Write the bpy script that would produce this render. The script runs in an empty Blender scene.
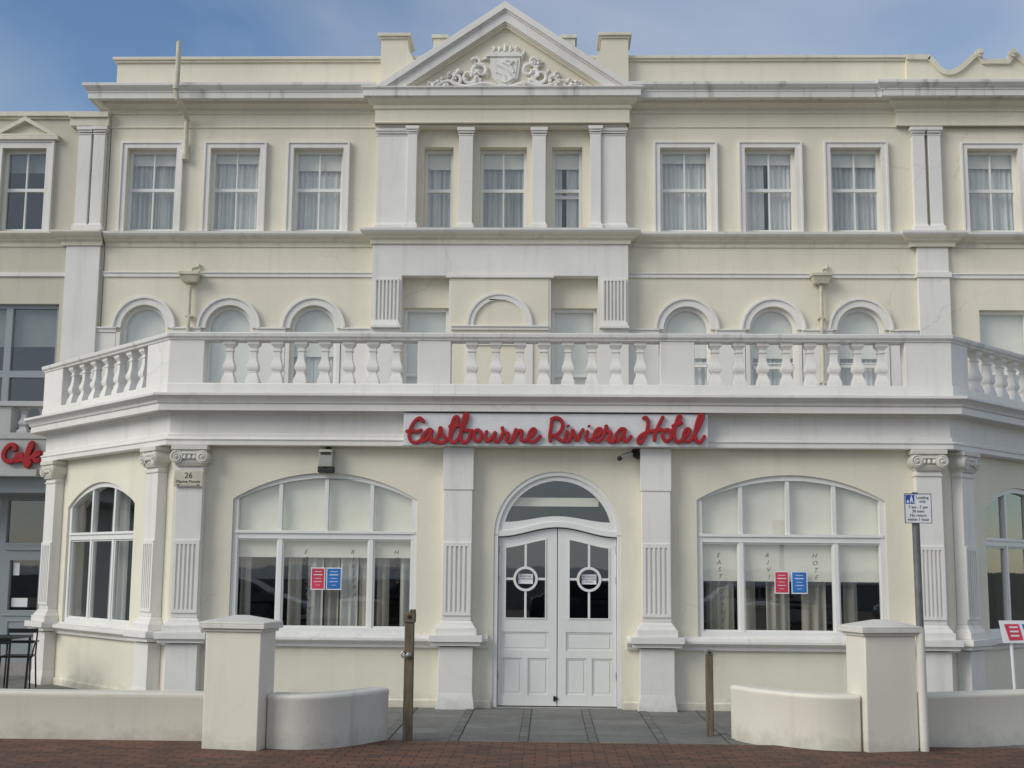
import bpy, bmesh, math, random
from mathutils import Vector, Matrix
from mathutils.geometry import tessellate_polygon
random.seed(7)
PI = math.pi
SC = bpy.context.scene
COL = SC.collection

# ------------------------------------------------------------------ camera
FPX = 1280.0
YAW, PIT, ROLL, EYE = math.radians(1.66), math.radians(8.14), math.radians(0.5), 1.7
CR = Matrix.Rotation(YAW, 3, 'Z') @ Matrix.Rotation(PI/2 + PIT, 3, 'X') @ Matrix.Rotation(ROLL, 3, 'Z')
cam = bpy.data.cameras.new('camera'); camo = bpy.data.objects.new('camera', cam); COL.objects.link(camo)
cam.sensor_width = 36.0; cam.lens = FPX*36.0/1024.0
cam.clip_start = 0.1; cam.clip_end = 8000
camo.matrix_world = Matrix.Translation((0, 0, EYE)) @ CR.to_4x4()
SC.camera = camo

# ------------------------------------------------------------------ world, sun, exposure
SUN_EL, SUN_AZ = math.radians(32), math.radians(57)      # sun is in front of the facade, off to the left
SC.view_settings.view_transform = 'Standard'; SC.view_settings.look = 'None'
SC.view_settings.gamma = 1.0; SC.view_settings.exposure = 0.36
W = bpy.data.worlds.new('World'); SC.world = W; W.use_nodes = True
nt = W.node_tree; nt.nodes.clear()
def N(t, tp, **kw):
    n = t.nodes.new(tp)
    for k, v in kw.items(): setattr(n, k, v)
    return n
sky = N(nt, 'ShaderNodeTexSky', sky_type='NISHITA', sun_disc=False)
sky.sun_elevation = SUN_EL
# vector from the scene towards the sun: left (-X) and towards the viewer (-Y)
SV = Vector((-math.sin(SUN_AZ)*math.cos(SUN_EL), -math.cos(SUN_AZ)*math.cos(SUN_EL), math.sin(SUN_EL)))
sky.sun_rotation = math.atan2(SV.x, SV.y)
sky.air_density = 1.0; sky.dust_density = 0.25; sky.ozone_density = 2.6; sky.altitude = 10
tc = N(nt, 'ShaderNodeTexCoord')
mp = N(nt, 'ShaderNodeMapping'); mp.inputs['Scale'].default_value = (1.0, 1.0, 1.8); mp.inputs['Location'].default_value = (3.4, 1.1, 0.35)
nz = N(nt, 'ShaderNodeTexNoise'); nz.inputs['Scale'].default_value = 1.9; nz.inputs['Detail'].default_value = 5; nz.inputs['Roughness'].default_value = 0.5; nz.inputs['Distortion'].default_value = 0.5
rp = N(nt, 'ShaderNodeValToRGB'); rp.color_ramp.elements[0].position = 0.38; rp.color_ramp.elements[0].color = (0, 0, 0, 1)
rp.color_ramp.elements[1].position = 0.70; rp.color_ramp.elements[1].color = (0.8, 0.8, 0.8, 1)
mx = N(nt, 'ShaderNodeMix', data_type='RGBA'); mx.inputs['B'].default_value = (4.6, 4.9, 5.4, 1)
bg = N(nt, 'ShaderNodeBackground'); bg.inputs['Strength'].default_value = 0.098
wo = N(nt, 'ShaderNodeOutputWorld')
L = nt.links.new
# thin cloud thickens over the sea, behind the viewer
sxyz = N(nt, 'ShaderNodeSeparateXYZ'); mrg = N(nt, 'ShaderNodeMapRange'); mrg.inputs['From Min'].default_value = 0.25; mrg.inputs['From Max'].default_value = -0.45; mrg.inputs['To Min'].default_value = 0.0; mrg.inputs['To Max'].default_value = 0.24
add = N(nt, 'ShaderNodeMath', operation='ADD'); hsv = N(nt, 'ShaderNodeHueSaturation'); hsv.inputs['Saturation'].default_value = 1.05
L(tc.outputs['Generated'], mp.inputs['Vector']); L(mp.outputs[0], nz.inputs['Vector']); L(tc.outputs['Generated'], sxyz.inputs[0]); L(sxyz.outputs['Y'], mrg.inputs[0])
L(nz.outputs['Fac'], add.inputs[0]); L(mrg.outputs[0], add.inputs[1]); L(add.outputs[0], rp.inputs[0]); L(sky.outputs[0], hsv.inputs['Color'])
L(rp.outputs[0], mx.inputs['Factor']); L(hsv.outputs[0], mx.inputs['A']); L(mx.outputs['Result'], bg.inputs[0]); L(bg.outputs[0], wo.inputs[0])
sun = bpy.data.lights.new('sun', 'SUN'); sun.energy = 1.55; sun.angle = math.radians(34); sun.color = (1.0, 0.95, 0.86)
suno = bpy.data.objects.new('sun', sun); COL.objects.link(suno); suno.rotation_euler = SV.to_track_quat('Z', 'Y').to_euler()
suno.location = (-20, -20, 30)

# ------------------------------------------------------------------ survey helpers: image direction -> point on a real plane
def ray(px, py): return CR @ Vector(((px-512)/FPX, -(py-384)/FPX, -1.0))
def at(px, py, Y):
    d = ray(px, py); t = Y/d.y; return (d.x*t, EYE + d.z*t)
def gnd(px, py, Z=0.0):
    d = ray(px, py); t = (Z-EYE)/d.z; return (d.x*t, d.y*t)

# ------------------------------------------------------------------ materials
MAT = {}
def nmat(name):
    m = bpy.data.materials.new(name); m.use_nodes = True; t = m.node_tree; t.nodes.clear()
    o = N(t, 'ShaderNodeOutputMaterial'); b = N(t, 'ShaderNodeBsdfPrincipled'); t.links.new(b.outputs[0], o.inputs[0])
    MAT[name] = m
    return m, t, b, o
def noise(t, scale, detail=4, rough=0.5, sc=(1, 1, 1)):
    g = N(t, 'ShaderNodeNewGeometry'); m = N(t, 'ShaderNodeMapping'); m.inputs['Scale'].default_value = sc
    n = N(t, 'ShaderNodeTexNoise'); n.inputs['Scale'].default_value = scale; n.inputs['Detail'].default_value = detail; n.inputs['Roughness'].default_value = rough
    t.links.new(g.outputs['Position'], m.inputs['Vector']); t.links.new(m.outputs[0], n.inputs['Vector'])
    return n
def ramp(t, src, p0, c0, p1, c1):
    r = N(t, 'ShaderNodeValToRGB'); e = r.color_ramp.elements
    e[0].position = p0; e[0].color = (*c0, 1) if len(c0) == 3 else c0
    e[1].position = p1; e[1].color = (*c1, 1) if len(c1) == 3 else c1
    t.links.new(src, r.inputs[0]); return r
def mixc(t, fac, a, b, mode='MIX'):
    m = N(t, 'ShaderNodeMix', data_type='RGBA', blend_type=mode)
    for s, v in (('Factor', fac), ('A', a), ('B', b)):
        if isinstance(v, (float, int)): m.inputs[s].default_value = v
        elif isinstance(v, tuple): m.inputs[s].default_value = (*v, 1)
        else: t.links.new(v, m.inputs[s])
    return m.outputs['Result']
def sc3(c, k): return tuple(x*k for x in c)
def paint(name, col, rough=0.6, dirt=0.35, bump=0.25, spots=True, crack=0.18, dirtcol=(0.30, 0.28, 0.22)):
    """painted render: faint patches, rain streaks, grime specks and a trowelled surface"""
    m, t, b, o = nmat(name)
    n1 = noise(t, 0.55, 5, 0.6)
    c = ramp(t, n1.outputs['Fac'], 0.3, sc3(col, 0.90), 0.7, sc3(col, 1.05)).outputs[0]
    n2 = noise(t, 2.2, 5, 0.62, (2.6, 2.6, 0.22))
    f2 = ramp(t, n2.outputs['Fac'], 0.54, (0, 0, 0), 0.80, (dirt, dirt, dirt)).outputs[0]
    c = mixc(t, f2, c, dirtcol)
    if spots:
        n3 = noise(t, 9.0, 6, 0.7)
        f3 = ramp(t, n3.outputs['Fac'], 0.66, (0, 0, 0), 0.76, (dirt*0.9,)*3).outputs[0]
        c = mixc(t, f3, c, sc3(dirtcol, 0.7))
    if spots:
        g = N(t, 'ShaderNodeNewGeometry'); nd = noise(t, 3.0, 4)
        vm = N(t, 'ShaderNodeVectorMath', operation='MULTIPLY_ADD'); vm.inputs[1].default_value = (0.35, 0.35, 0.35); t.links.new(nd.outputs['Color'], vm.inputs[0]); t.links.new(g.outputs['Position'], vm.inputs[2])
        vo = N(t, 'ShaderNodeTexVoronoi', feature='DISTANCE_TO_EDGE'); vo.inputs['Scale'].default_value = 0.75; t.links.new(vm.outputs[0], vo.inputs['Vector'])
        cr = ramp(t, vo.outputs['Distance'], 0.0, (1, 1, 1), 0.011, (0, 0, 0)).outputs[0]
        nm = noise(t, 0.45, 3); cm = ramp(t, nm.outputs['Fac'], 0.52, (0, 0, 0), 0.62, (crack, crack, crack)).outputs[0]
        c = mixc(t, mixc(t, 1.0, cr, cm, 'MULTIPLY'), c, sc3(dirtcol, 0.5))
        sx = N(t, 'ShaderNodeSeparateXYZ'); t.links.new(g.outputs['Position'], sx.inputs[0])
        ns = noise(t, 5.0, 5, 0.65); ma = N(t, 'ShaderNodeMath', operation='MULTIPLY_ADD'); ma.inputs[1].default_value = -0.55; t.links.new(ns.outputs['Fac'], ma.inputs[0]); t.links.new(sx.outputs['Z'], ma.inputs[2])
        mr = N(t, 'ShaderNodeMapRange'); mr.inputs['From Min'].default_value = -0.32; mr.inputs['From Max'].default_value = -0.12; mr.inputs['To Min'].default_value = 0.32; mr.inputs['To Max'].default_value = 0.0
        t.links.new(ma.outputs[0], mr.inputs[0]); c = mixc(t, mr.outputs[0], c, (0.17, 0.17, 0.12))
    t.links.new(c, b.inputs['Base Color'])
    b.inputs['Roughness'].default_value = rough
    n4 = noise(t, 38.0, 5, 0.6); n5 = noise(t, 3.5, 3, 0.5)
    ad = N(t, 'ShaderNodeMath', operation='ADD'); t.links.new(n4.outputs['Fac'], ad.inputs[0]); t.links.new(n5.outputs['Fac'], ad.inputs[1])
    bp = N(t, 'ShaderNodeBump'); bp.inputs['Strength'].default_value = bump; bp.inputs['Distance'].default_value = 0.012
    t.links.new(ad.outputs[0], bp.inputs['Height']); t.links.new(bp.outputs[0], b.inputs['Normal'])
    return m
paint('cream', (0.81, 0.765, 0.625), 0.62, 0.15)
paint('cream_upper', (0.79, 0.74, 0.60), 0.62, 0.18)
paint('cream_shaded', (0.60, 0.565, 0.46), 0.65, 0.35)  # cafe wall cream, darkened and greyed so the colour itself carries the shade
paint('white', (0.81, 0.79, 0.745), 0.5, 0.28, 0.16)
paint('white_worn', (0.78, 0.765, 0.72), 0.55, 0.65, 0.2, dirtcol=(0.16, 0.15, 0.13))
paint('cornice_flaked', (0.74, 0.73, 0.69), 0.55, 0.85, 0.25, crack=0.9, dirtcol=(0.10, 0.09, 0.08))
paint('cornice_cream', (0.73, 0.695, 0.57), 0.6, 0.38, 0.2, dirtcol=(0.22, 0.19, 0.14))
paint('off_white', (0.70, 0.68, 0.61), 0.6, 0.45, 0.22)
paint('wall_white', (0.77, 0.735, 0.625), 0.6, 0.18, 0.12)
paint('cafe_white_shaded', (0.46, 0.47, 0.46), 0.55, 0.3, 0.16)  # white of the cafe balcony, with its shade mixed into the colour
paint('joinery', (0.82, 0.82, 0.79), 0.35, 0.12, 0.05, spots=False)
paint('joinery_grey', (0.30, 0.335, 0.36), 0.4, 0.12, 0.05, spots=False)
def plain(name, col, rough=0.6, metal=0.0, var=0.12, bump=0.0, scale=6.0):
    m, t, b, o = nmat(name)
    n = noise(t, scale, 4)
    c = ramp(t, n.outputs['Fac'], 0.3, sc3(col, 1-var), 0.7, sc3(col, 1+var)).outputs[0]
    t.links.new(c, b.inputs['Base Color']); b.inputs['Roughness'].default_value = rough; b.inputs['Metallic'].default_value = metal
    if bump:
        n2 = noise(t, scale*6, 4); bp = N(t, 'ShaderNodeBump'); bp.inputs['Strength'].default_value = bump; bp.inputs['Distance'].default_value = 0.01
        t.links.new(n2.outputs['Fac'], bp.inputs['Height']); t.links.new(bp.outputs[0], b.inputs['Normal'])
    return m
plain('red_letters', (0.36, 0.014, 0.020), 0.75)
plain('sign_board', (0.72, 0.74, 0.74), 0.4, var=0.04)
plain('blind', (0.86, 0.86, 0.81), 0.8, var=0.03)
plain('blind_grey', (0.20, 0.24, 0.25), 0.8, var=0.05)
plain('black_metal', (0.015, 0.015, 0.017), 0.4, 0.3)
plain('dark', (0.02, 0.02, 0.02), 0.6)
plain('steel', (0.38, 0.37, 0.35), 0.38, 0.9, 0.2, 0.1, 12)
plain('grey_pole', (0.17, 0.17, 0.175), 0.55, 0.2, 0.2, 0.1, 10)
plain('poster_red', (0.62, 0.05, 0.09), 0.4, var=0.15)
plain('poster_blue', (0.03, 0.17, 0.50), 0.4, var=0.25)
plain('sign_blue', (0.02, 0.08, 0.36), 0.4)
plain('paper', (0.78, 0.80, 0.82), 0.6, var=0.04)
plain('ink', (0.02, 0.02, 0.025), 0.6)
plain('window_letters', (0.10, 0.07, 0.07), 0.6)
plain('poster_ink', (0.72, 0.74, 0.80), 0.5, var=0.05)
plain('lamp_grey', (0.36, 0.37, 0.32), 0.5)
plain('interior', (0.085, 0.085, 0.085), 0.9)
plain('roof_felt', (0.09, 0.09, 0.095), 0.9, bump=0.3)
plain('pipe', (0.60, 0.56, 0.44), 0.5, var=0.15)
plain('asphalt', (0.055, 0.055, 0.058), 0.85, var=0.25, bump=0.5, scale=3)
plain('kerb', (0.30, 0.29, 0.27), 0.85, var=0.15, bump=0.4)
plain('shingle', (0.30, 0.25, 0.19), 0.9, var=0.3, bump=0.8, scale=2)
plain('promenade', (0.16, 0.13, 0.11), 0.9, var=0.15, bump=0.3)
plain('road_paint', (0.7, 0.7, 0.66), 0.7)
plain('ground', (0.12, 0.12, 0.08), 0.95, var=0.3)
# sea
m, t, b, o = nmat('sea'); b.inputs['Base Color'].default_value = (0.05, 0.085, 0.09, 1); b.inputs['Roughness'].default_value = 0.25
n = noise(t, 0.5, 6, 0.6); bp = N(t, 'ShaderNodeBump'); bp.inputs['Strength'].default_value = 0.8; bp.inputs['Distance'].default_value = 0.5
t.links.new(n.outputs['Fac'], bp.inputs['Height']); t.links.new(bp.outputs[0], b.inputs['Normal'])
# curtain cloth
m, t, b, o = nmat('curtain')
n = noise(t, 3.0, 3, 0.5, (3, 3, 0.2))
c = ramp(t, n.outputs['Fac'], 0.3, (0.40, 0.43, 0.45), 0.7, (0.78, 0.80, 0.80)).outputs[0]
t.links.new(c, b.inputs['Base Color']); b.inputs['Roughness'].default_value = 0.9
for nm_, ca_, cb_ in (('net', (0.66, 0.69, 0.70), (0.90, 0.91, 0.91)), ('curtain_blue', (0.24, 0.30, 0.36), (0.52, 0.58, 0.63))):
    m, t, b, o = nmat(nm_)
    n = noise(t, 3.0, 3, 0.5, (3, 3, 0.2))
    c = ramp(t, n.outputs['Fac'], 0.3, ca_, 0.7, cb_).outputs[0]
    t.links.new(c, b.inputs['Base Color']); b.inputs['Roughness'].default_value = 0.9
m, t, b, o = nmat('drape')
n = noise(t, 3.0, 3, 0.5, (2.5, 2.5, 0.1))
c = ramp(t, n.outputs['Fac'], 0.3, (0.24, 0.24, 0.225), 0.7, (0.55, 0.54, 0.50)).outputs[0]
t.links.new(c, b.inputs['Base Color']); b.inputs['Roughness'].default_value = 0.9
# window glass: transparent with a Fresnel mirror and slightly wavy old panes
def glass(name, ior=1.6, tint=(0.98, 0.975, 0.95), wav=0.07):
    m, t, b, o = nmat(name); t.nodes.remove(b)
    tr = N(t, 'ShaderNodeBsdfTransparent'); tr.inputs[0].default_value = (*tint, 1)
    gl = N(t, 'ShaderNodeBsdfGlossy'); gl.inputs['Roughness'].default_value = 0.015; gl.inputs[0].default_value = (0.95, 0.98, 1, 1)
    fr = N(t, 'ShaderNodeFresnel'); fr.inputs['IOR'].default_value = ior
    n = noise(t, 1.1, 2); bp = N(t, 'ShaderNodeBump'); bp.inputs['Strength'].default_value = wav; bp.inputs['Distance'].default_value = 0.02
    t.links.new(n.outputs['Fac'], bp.inputs['Height']); t.links.new(bp.outputs[0], gl.inputs['Normal'])
    ms = N(t, 'ShaderNodeMixShader')
    ge = N(t, 'ShaderNodeNewGeometry'); sb = N(t, 'ShaderNodeMath', operation='SUBTRACT'); sb.inputs[0].default_value = 1.0; t.links.new(ge.outputs['Backfacing'], sb.inputs[1])
    mu = N(t, 'ShaderNodeMath', operation='MULTIPLY'); t.links.new(fr.outputs[0], mu.inputs[0]); t.links.new(sb.outputs[0], mu.inputs[1])
    t.links.new(mu.outputs[0], ms.inputs[0]); t.links.new(tr.outputs[0], ms.inputs[1]); t.links.new(gl.outputs[0], ms.inputs[2]); t.links.new(ms.outputs[0], o.inputs[0])
glass('glass', 2.2)
glass('glass_upper', 2.1, (0.97, 0.975, 0.96))
glass('glass_door', 2.4, (0.4, 0.42, 0.42))
# wood post
m, t, b, o = nmat('wood')
n = noise(t, 6, 6, 0.65, (6, 6, 0.6))
c = ramp(t, n.outputs['Fac'], 0.3, (0.085, 0.068, 0.045), 0.75, (0.23, 0.18, 0.12)).outputs[0]
t.links.new(c, b.inputs['Base Color']); b.inputs['Roughness'].default_value = 0.8
bp = N(t, 'ShaderNodeBump'); bp.inputs['Strength'].default_value = 0.5; bp.inputs['Distance'].default_value = 0.01
t.links.new(n.outputs['Fac'], bp.inputs['Height']); t.links.new(bp.outputs[0], b.inputs['Normal'])
# paving made of bricks / slabs
def bricks(name, c1, c2, mortar, bw, rh, ms, rough, offset=0.5, rot=0.0, loc=(0, 0, 0), bump=0.5, stain=0.4):
    m, t, b, o = nmat(name)
    g = N(t, 'ShaderNodeNewGeometry'); mpp = N(t, 'ShaderNodeMapping'); mpp.inputs['Rotation'].default_value = (0, 0, rot); mpp.inputs['Location'].default_value = loc
    br = N(t, 'ShaderNodeTexBrick'); br.offset = offset
    br.inputs['Color1'].default_value = (*c1, 1); br.inputs['Color2'].default_value = (*c2, 1); br.inputs['Mortar'].default_value = (*mortar, 1)
    br.inputs['Scale'].default_value = 1; br.inputs['Mortar Size'].default_value = ms; br.inputs['Brick Width'].default_value = bw; br.inputs['Row Height'].default_value = rh
    br.inputs['Mortar Smooth'].default_value = 0.3; br.inputs['Bias'].default_value = 0.0
    t.links.new(g.outputs['Position'], mpp.inputs['Vector']); t.links.new(mpp.outputs[0], br.inputs['Vector'])
    n = noise(t, 2.2, 6, 0.65); f = ramp(t, n.outputs['Fac'], 0.4, (0, 0, 0), 0.75, (stain,)*3).outputs[0]
    c = mixc(t, f, br.outputs['Color'], sc3(mortar, 1.2))
    n2 = noise(t, 30, 4, 0.6); c = mixc(t, 0.35, c, ramp(t, n2.outputs['Fac'], 0.3, (0.5, 0.5, 0.5), 0.7, (1.4, 1.4, 1.4)).outputs[0], 'MULTIPLY')
    t.links.new(c, b.inputs['Base Color']); b.inputs['Roughness'].default_value = rough
    iv = N(t, 'ShaderNodeMath', operation='MULTIPLY_ADD'); iv.inputs[1].default_value = -1; iv.inputs[2].default_value = 1
    t.links.new(br.outputs['Fac'], iv.inputs[0])
    ad = N(t, 'ShaderNodeMath', operation='MULTIPLY_ADD'); ad.inputs[1].default_value = 0.35
    t.links.new(n2.outputs['Fac'], ad.inputs[0]); t.links.new(iv.outputs[0], ad.inputs[2])
    bp = N(t, 'ShaderNodeBump'); bp.inputs['Strength'].default_value = bump; bp.inputs['Distance'].default_value = 0.006
    t.links.new(ad.outputs[0], bp.inputs['Height']); t.links.new(bp.outputs[0], b.inputs['Normal'])
bricks('brick_paving', (0.20, 0.085, 0.048), (0.10, 0.048, 0.033), (0.028, 0.021, 0.017), 0.215, 0.11, 0.008, 0.75)
XB = gnd(558, 735)[0]+0.35
bricks('slabs', (0.215, 0.215, 0.198), (0.155, 0.158, 0.146), (0.035, 0.035, 0.033), 0.70, 0.47, 0.006, 0.7, 0.0, 0.0, (-XB, 0.40, 0), stain=0.45)
bricks('band_bricks', (0.20, 0.20, 0.185), (0.14, 0.142, 0.13), (0.03, 0.03, 0.028), 0.70, 0.40, 0.014, 0.75, 0.0, 0.0, (-XB+0.35, 0.1, 0))
plain('joint', (0.035, 0.034, 0.031), 0.9)

# ------------------------------------------------------------------ mesh builder
class Fr:
    """wall frame: u along the wall (left to right seen from outside), z up, d out of the wall"""
    def __init__(s, ox=0.0, oy=0.0, a=0.0): s.ox, s.oy, s.U, s.N = ox, oy, (math.cos(a), math.sin(a)), (math.sin(a), -math.cos(a))
    def p(s, u, z, d): return (s.ox + u*s.U[0] + d*s.N[0], s.oy + u*s.U[1] + d*s.N[1], z)
ORG = {}
class MB:
    def __init__(s, F=None): s.v = []; s.f = []; s.F = F or Fr(0, 0)
    def box(s, u0, u1, z0, z1, d0, d1):
        F = s.F; k = len(s.v)
        s.v += [F.p(u0, z0, d1), F.p(u1, z0, d1), F.p(u1, z1, d1), F.p(u0, z1, d1), F.p(u0, z0, d0), F.p(u1, z0, d0), F.p(u1, z1, d0), F.p(u0, z1, d0)]
        s.f += [tuple(k+i for i in q) for q in ((0, 1, 2, 3), (5, 4, 7, 6), (4, 0, 3, 7), (1, 5, 6, 2), (3, 2, 6, 7), (4, 5, 1, 0))]
        return s
    def taper(s, u0, u1, z0, z1, d0, d1, e):      # box whose top is smaller by e on three sides
        F = s.F; k = len(s.v)
        s.v += [F.p(u0, z0, d1), F.p(u1, z0, d1), F.p(u1-e, z1, d1-e), F.p(u0+e, z1, d1-e), F.p(u0, z0, d0), F.p(u1, z0, d0), F.p(u1-e, z1, d0), F.p(u0+e, z1, d0)]
        s.f += [tuple(k+i for i in q) for q in ((0, 1, 2, 3), (5, 4, 7, 6), (4, 0, 3, 7), (1, 5, 6, 2), (3, 2, 6, 7), (4, 5, 1, 0))]
        return s
    def plate(s, outline, holes, d0, d1):
        loops = [outline] + list(holes)
        fl = [p for l in loops for p in l]
        tri = tessellate_polygon([[Vector((p[0], p[1], 0)) for p in l] for l in loops])
        k = len(s.v); n = len(fl); F = s.F
        s.v += [F.p(u, z, d1) for u, z in fl] + [F.p(u, z, d0) for u, z in fl]
        for a, b, c in tri:
            A, B, C = fl[a], fl[b], fl[c]
            ar = (B[0]-A[0])*(C[1]-A[1]) - (C[0]-A[0])*(B[1]-A[1])
            if abs(ar) < 1e-10: continue
            if ar < 0: b, c = c, b
            s.f.append((k+a, k+b, k+c)); s.f.append((k+n+a, k+n+c, k+n+b))
        i0 = 0
        for li, l in enumerate(loops):
            ar = sum(l[i-1][0]*l[i][1]-l[i][0]*l[i-1][1] for i in range(len(l)))
            m = len(l)
            for i in range(m):
                a, b = i0+i, i0+(i+1) % m
                q = (k+a, k+n+a, k+n+b, k+b)
                if (ar > 0) == (li > 0): q = q[::-1]
                s.f.append(q)
            i0 += m
        return s
    def sweep(s, path, prof, close=True):
        """profile [(out, z)] swept along a plan polyline, mitred at the corners; out is to the right of travel"""
        k = len(s.v); P = [Vector((p[0], p[1])) for p in path]; n = len(P); m = len(prof)
        for i in range(n):
            ns = []
            if i > 0: d = (P[i]-P[i-1]).normalized(); ns.append(Vector((d.y, -d.x)))
            if i < n-1: d = (P[i+1]-P[i]).normalized(); ns.append(Vector((d.y, -d.x)))
            if len(ns) == 2:
                q = ns[0]+ns[1]; q = q/(q.dot(ns[0])) if q.length > 1e-6 else ns[0]
            else: q = ns[0]
            for o_, z in prof: s.v.append((P[i].x+q.x*o_, P[i].y+q.y*o_, z))
        for i in range(n-1):
            for j in range(m):
                j2 = (j+1) % m
                s.f.append((k+i*m+j, k+(i+1)*m+j, k+(i+1)*m+j2, k+i*m+j2))
        if close:
            s.f.append(tuple(k+j for j in range(m))[::-1]); s.f.append(tuple(k+(n-1)*m+j for j in range(m)))
        return s
    def tube(s, pts, r, n=8, flat=1.0, sq=1.0):
        """round tube through local (u, z, d) points"""
        P = [Vector(s.F.p(*p)) for p in pts]; rr = r if isinstance(r, (list, tuple)) else [r]*len(P)
        k = len(s.v); up0 = None
        for i, p in enumerate(P):
            d = (P[min(i+1, len(P)-1)]-P[max(i-1, 0)]).normalized()
            ref = Vector((0, -1, 0)) if abs(d.y) < 0.9 else Vector((0, 0, 1))
            if up0 is not None: ref = up0
            a = d.cross(ref); a = a.normalized() if a.length > 1e-6 else d.orthogonal().normalized()
            b_ = a.cross(d).normalized(); up0 = b_
            for j in range(n):
                t = 2*PI*j/n; ct, st = math.cos(t), math.sin(t); ct = math.copysign(abs(ct)**sq, ct); st = math.copysign(abs(st)**sq, st); q = p + (a*ct + b_*st*flat)*rr[i]; s.v.append(tuple(q))
        for i in range(len(P)-1):
            for j in range(n):
                s.f.append((k+i*n+j, k+i*n+(j+1) % n, k+(i+1)*n+(j+1) % n, k+(i+1)*n+j))
        c0 = len(s.v); d = (P[0]-P[1]).normalized(); s.v.append(tuple(P[0]+d*rr[0]*0.6))
        c1 = len(s.v); d = (P[-1]-P[-2]).normalized(); s.v.append(tuple(P[-1]+d*rr[-1]*0.6))
        e = k+(len(P)-1)*n
        for j in range(n):
            s.f.append((c0, k+(j+1) % n, k+j)); s.f.append((c1, e+j, e+(j+1) % n))
        return s
    def ringsec(s, cx, cy, rings, n, rot=0.0, sq=None):
        """stack of n-gon rings [(radius, z)] round a vertical axis (world x, y)"""
        k = len(s.v)
        for r, z in rings:
            for j in range(n):
                t = rot+2*PI*j/n; s.v.append((cx+r*math.cos(t), cy+r*math.sin(t), z))
        for i in range(len(rings)-1):
            for j in range(n):
                s.f.append((k+i*n+j, k+i*n+(j+1) % n, k+(i+1)*n+(j+1) % n, k+(i+1)*n+j))
        s.f.append(tuple(k+j for j in range(n))[::-1]); s.f.append(tuple(k+(len(rings)-1)*n+j for j in range(n)))
        return s
    def text(s, body, size, u, z, d, shear=0.0, ext=0.001, align='CENTER', xs=1.0):
        cu = bpy.data.curves.new('t', 'FONT'); cu.body = body; cu.size = size; cu.align_x = align; cu.extrude = ext; cu.shear = shear; cu.resolution_u = 3
        ob = bpy.data.objects.new('t', cu); COL.objects.link(ob)
        dg = bpy.context.evaluated_depsgraph_get(); me = ob.evaluated_get(dg).to_mesh()
        k = len(s.v)
        for v in me.vertices: s.v.append(s.F.p(u+v.co.x*xs, z+v.co.y, d+v.co.z))
        for p in me.polygons: s.f.append(tuple(k+i for i in p.vertices))
        ob.evaluated_get(dg).to_mesh_clear(); bpy.data.objects.remove(ob); bpy.data.curves.remove(cu)
        return s
    def build(s, name, mat, parent=None, bevel=0.0, smooth=True, label=None, recalc=True):
        V = s.v
        ox = (min(p[0] for p in V)+max(p[0] for p in V))/2; oy = (min(p[1] for p in V)+max(p[1] for p in V))/2; oz = min(p[2] for p in V)
        me = bpy.data.meshes.new(name); me.from_pydata([(p[0]-ox, p[1]-oy, p[2]-oz) for p in V], [], s.f)
        me.materials.append(MAT[mat])
        if recalc:
            bm = bmesh.new(); bm.from_mesh(me); bmesh.ops.recalc_face_normals(bm, faces=bm.faces); bm.to_mesh(me); bm.free()
        if smooth:
            me.shade_smooth(); me.set_sharp_from_angle(angle=math.radians(32))
        ob = bpy.data.objects.new(name, me); COL.objects.link(ob)
        link(ob, (ox, oy, oz), parent)
        if bevel:
            bv = ob.modifiers.new('bevel', 'BEVEL'); bv.width = bevel; bv.segments = 2; bv.limit_method = 'ANGLE'; bv.angle_limit = math.radians(40)
        if label: ob['label'] = label
        return ob
def link(ob, w, parent):
    ORG[ob.name] = w
    if parent: ob.parent = parent; pw = ORG[parent.name]; ob.location = (w[0]-pw[0], w[1]-pw[1], w[2]-pw[2])
    else: ob.location = w
def tag(o, label, cat, group=None):
    o['label'] = label; o['category'] = cat
    if group: o['group'] = group
    return o
def thing(name, loc, label, cat, group=None):
    o = bpy.data.objects.new(name, None); COL.objects.link(o); ORG[o.name] = loc; o.location = loc; o.empty_display_size = 0.3
    return tag(o, label, cat, group)
def struct(o): o['kind'] = 'structure'; return o
def rect(u0, u1, z0, z1): return [(u0, z0), (u1, z0), (u1, z1), (u0, z1)]
def archpoly(u0, u1, z0, zs, zp, n=20):
    """opening with a segmental or round head springing at zs, peak zp"""
    w = (u1-u0)/2; h = zp-zs; R_ = (w*w+h*h)/(2*h); cz = zp-R_; c = (u0+u1)/2
    a0 = math.atan2(zs-cz, w)
    return [(u0, z0), (u1, z0)] + [(c+R_*math.cos(a0+(PI-2*a0)*i/n), cz+R_*math.sin(a0+(PI-2*a0)*i/n)) for i in range(n+1)]
def archz(u, u0, u1, zs, zp):
    w = (u1-u0)/2; h = zp-zs; R_ = (w*w+h*h)/(2*h); return zp-R_+math.sqrt(max(0, R_*R_-(u-(u0+u1)/2)**2))
def curtain(F, u0, u1, z0, z1, d, wave=0.09, amp=0.02):
    mb = MB(F); n = max(8, int((u1-u0)/0.014)); ph = random.random()*6; k = 0
    for j, z in enumerate((z0, (z0+z1)/2, z1)):
        for i in range(n+1):
            u = u0+(u1-u0)*i/n; x = u*2*PI/wave+ph
            mb.v.append(F.p(u, z, d+amp*(math.sin(x+0.8*math.sin(u*9))+0.4*math.sin(x*0.47))*(1.15-0.2*j)))
    for j in range(2):
        for i in range(n):
            a = j*(n+1)+i; mb.f.append((a, a+1, a+n+2, a+n+1))
    return mb
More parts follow.
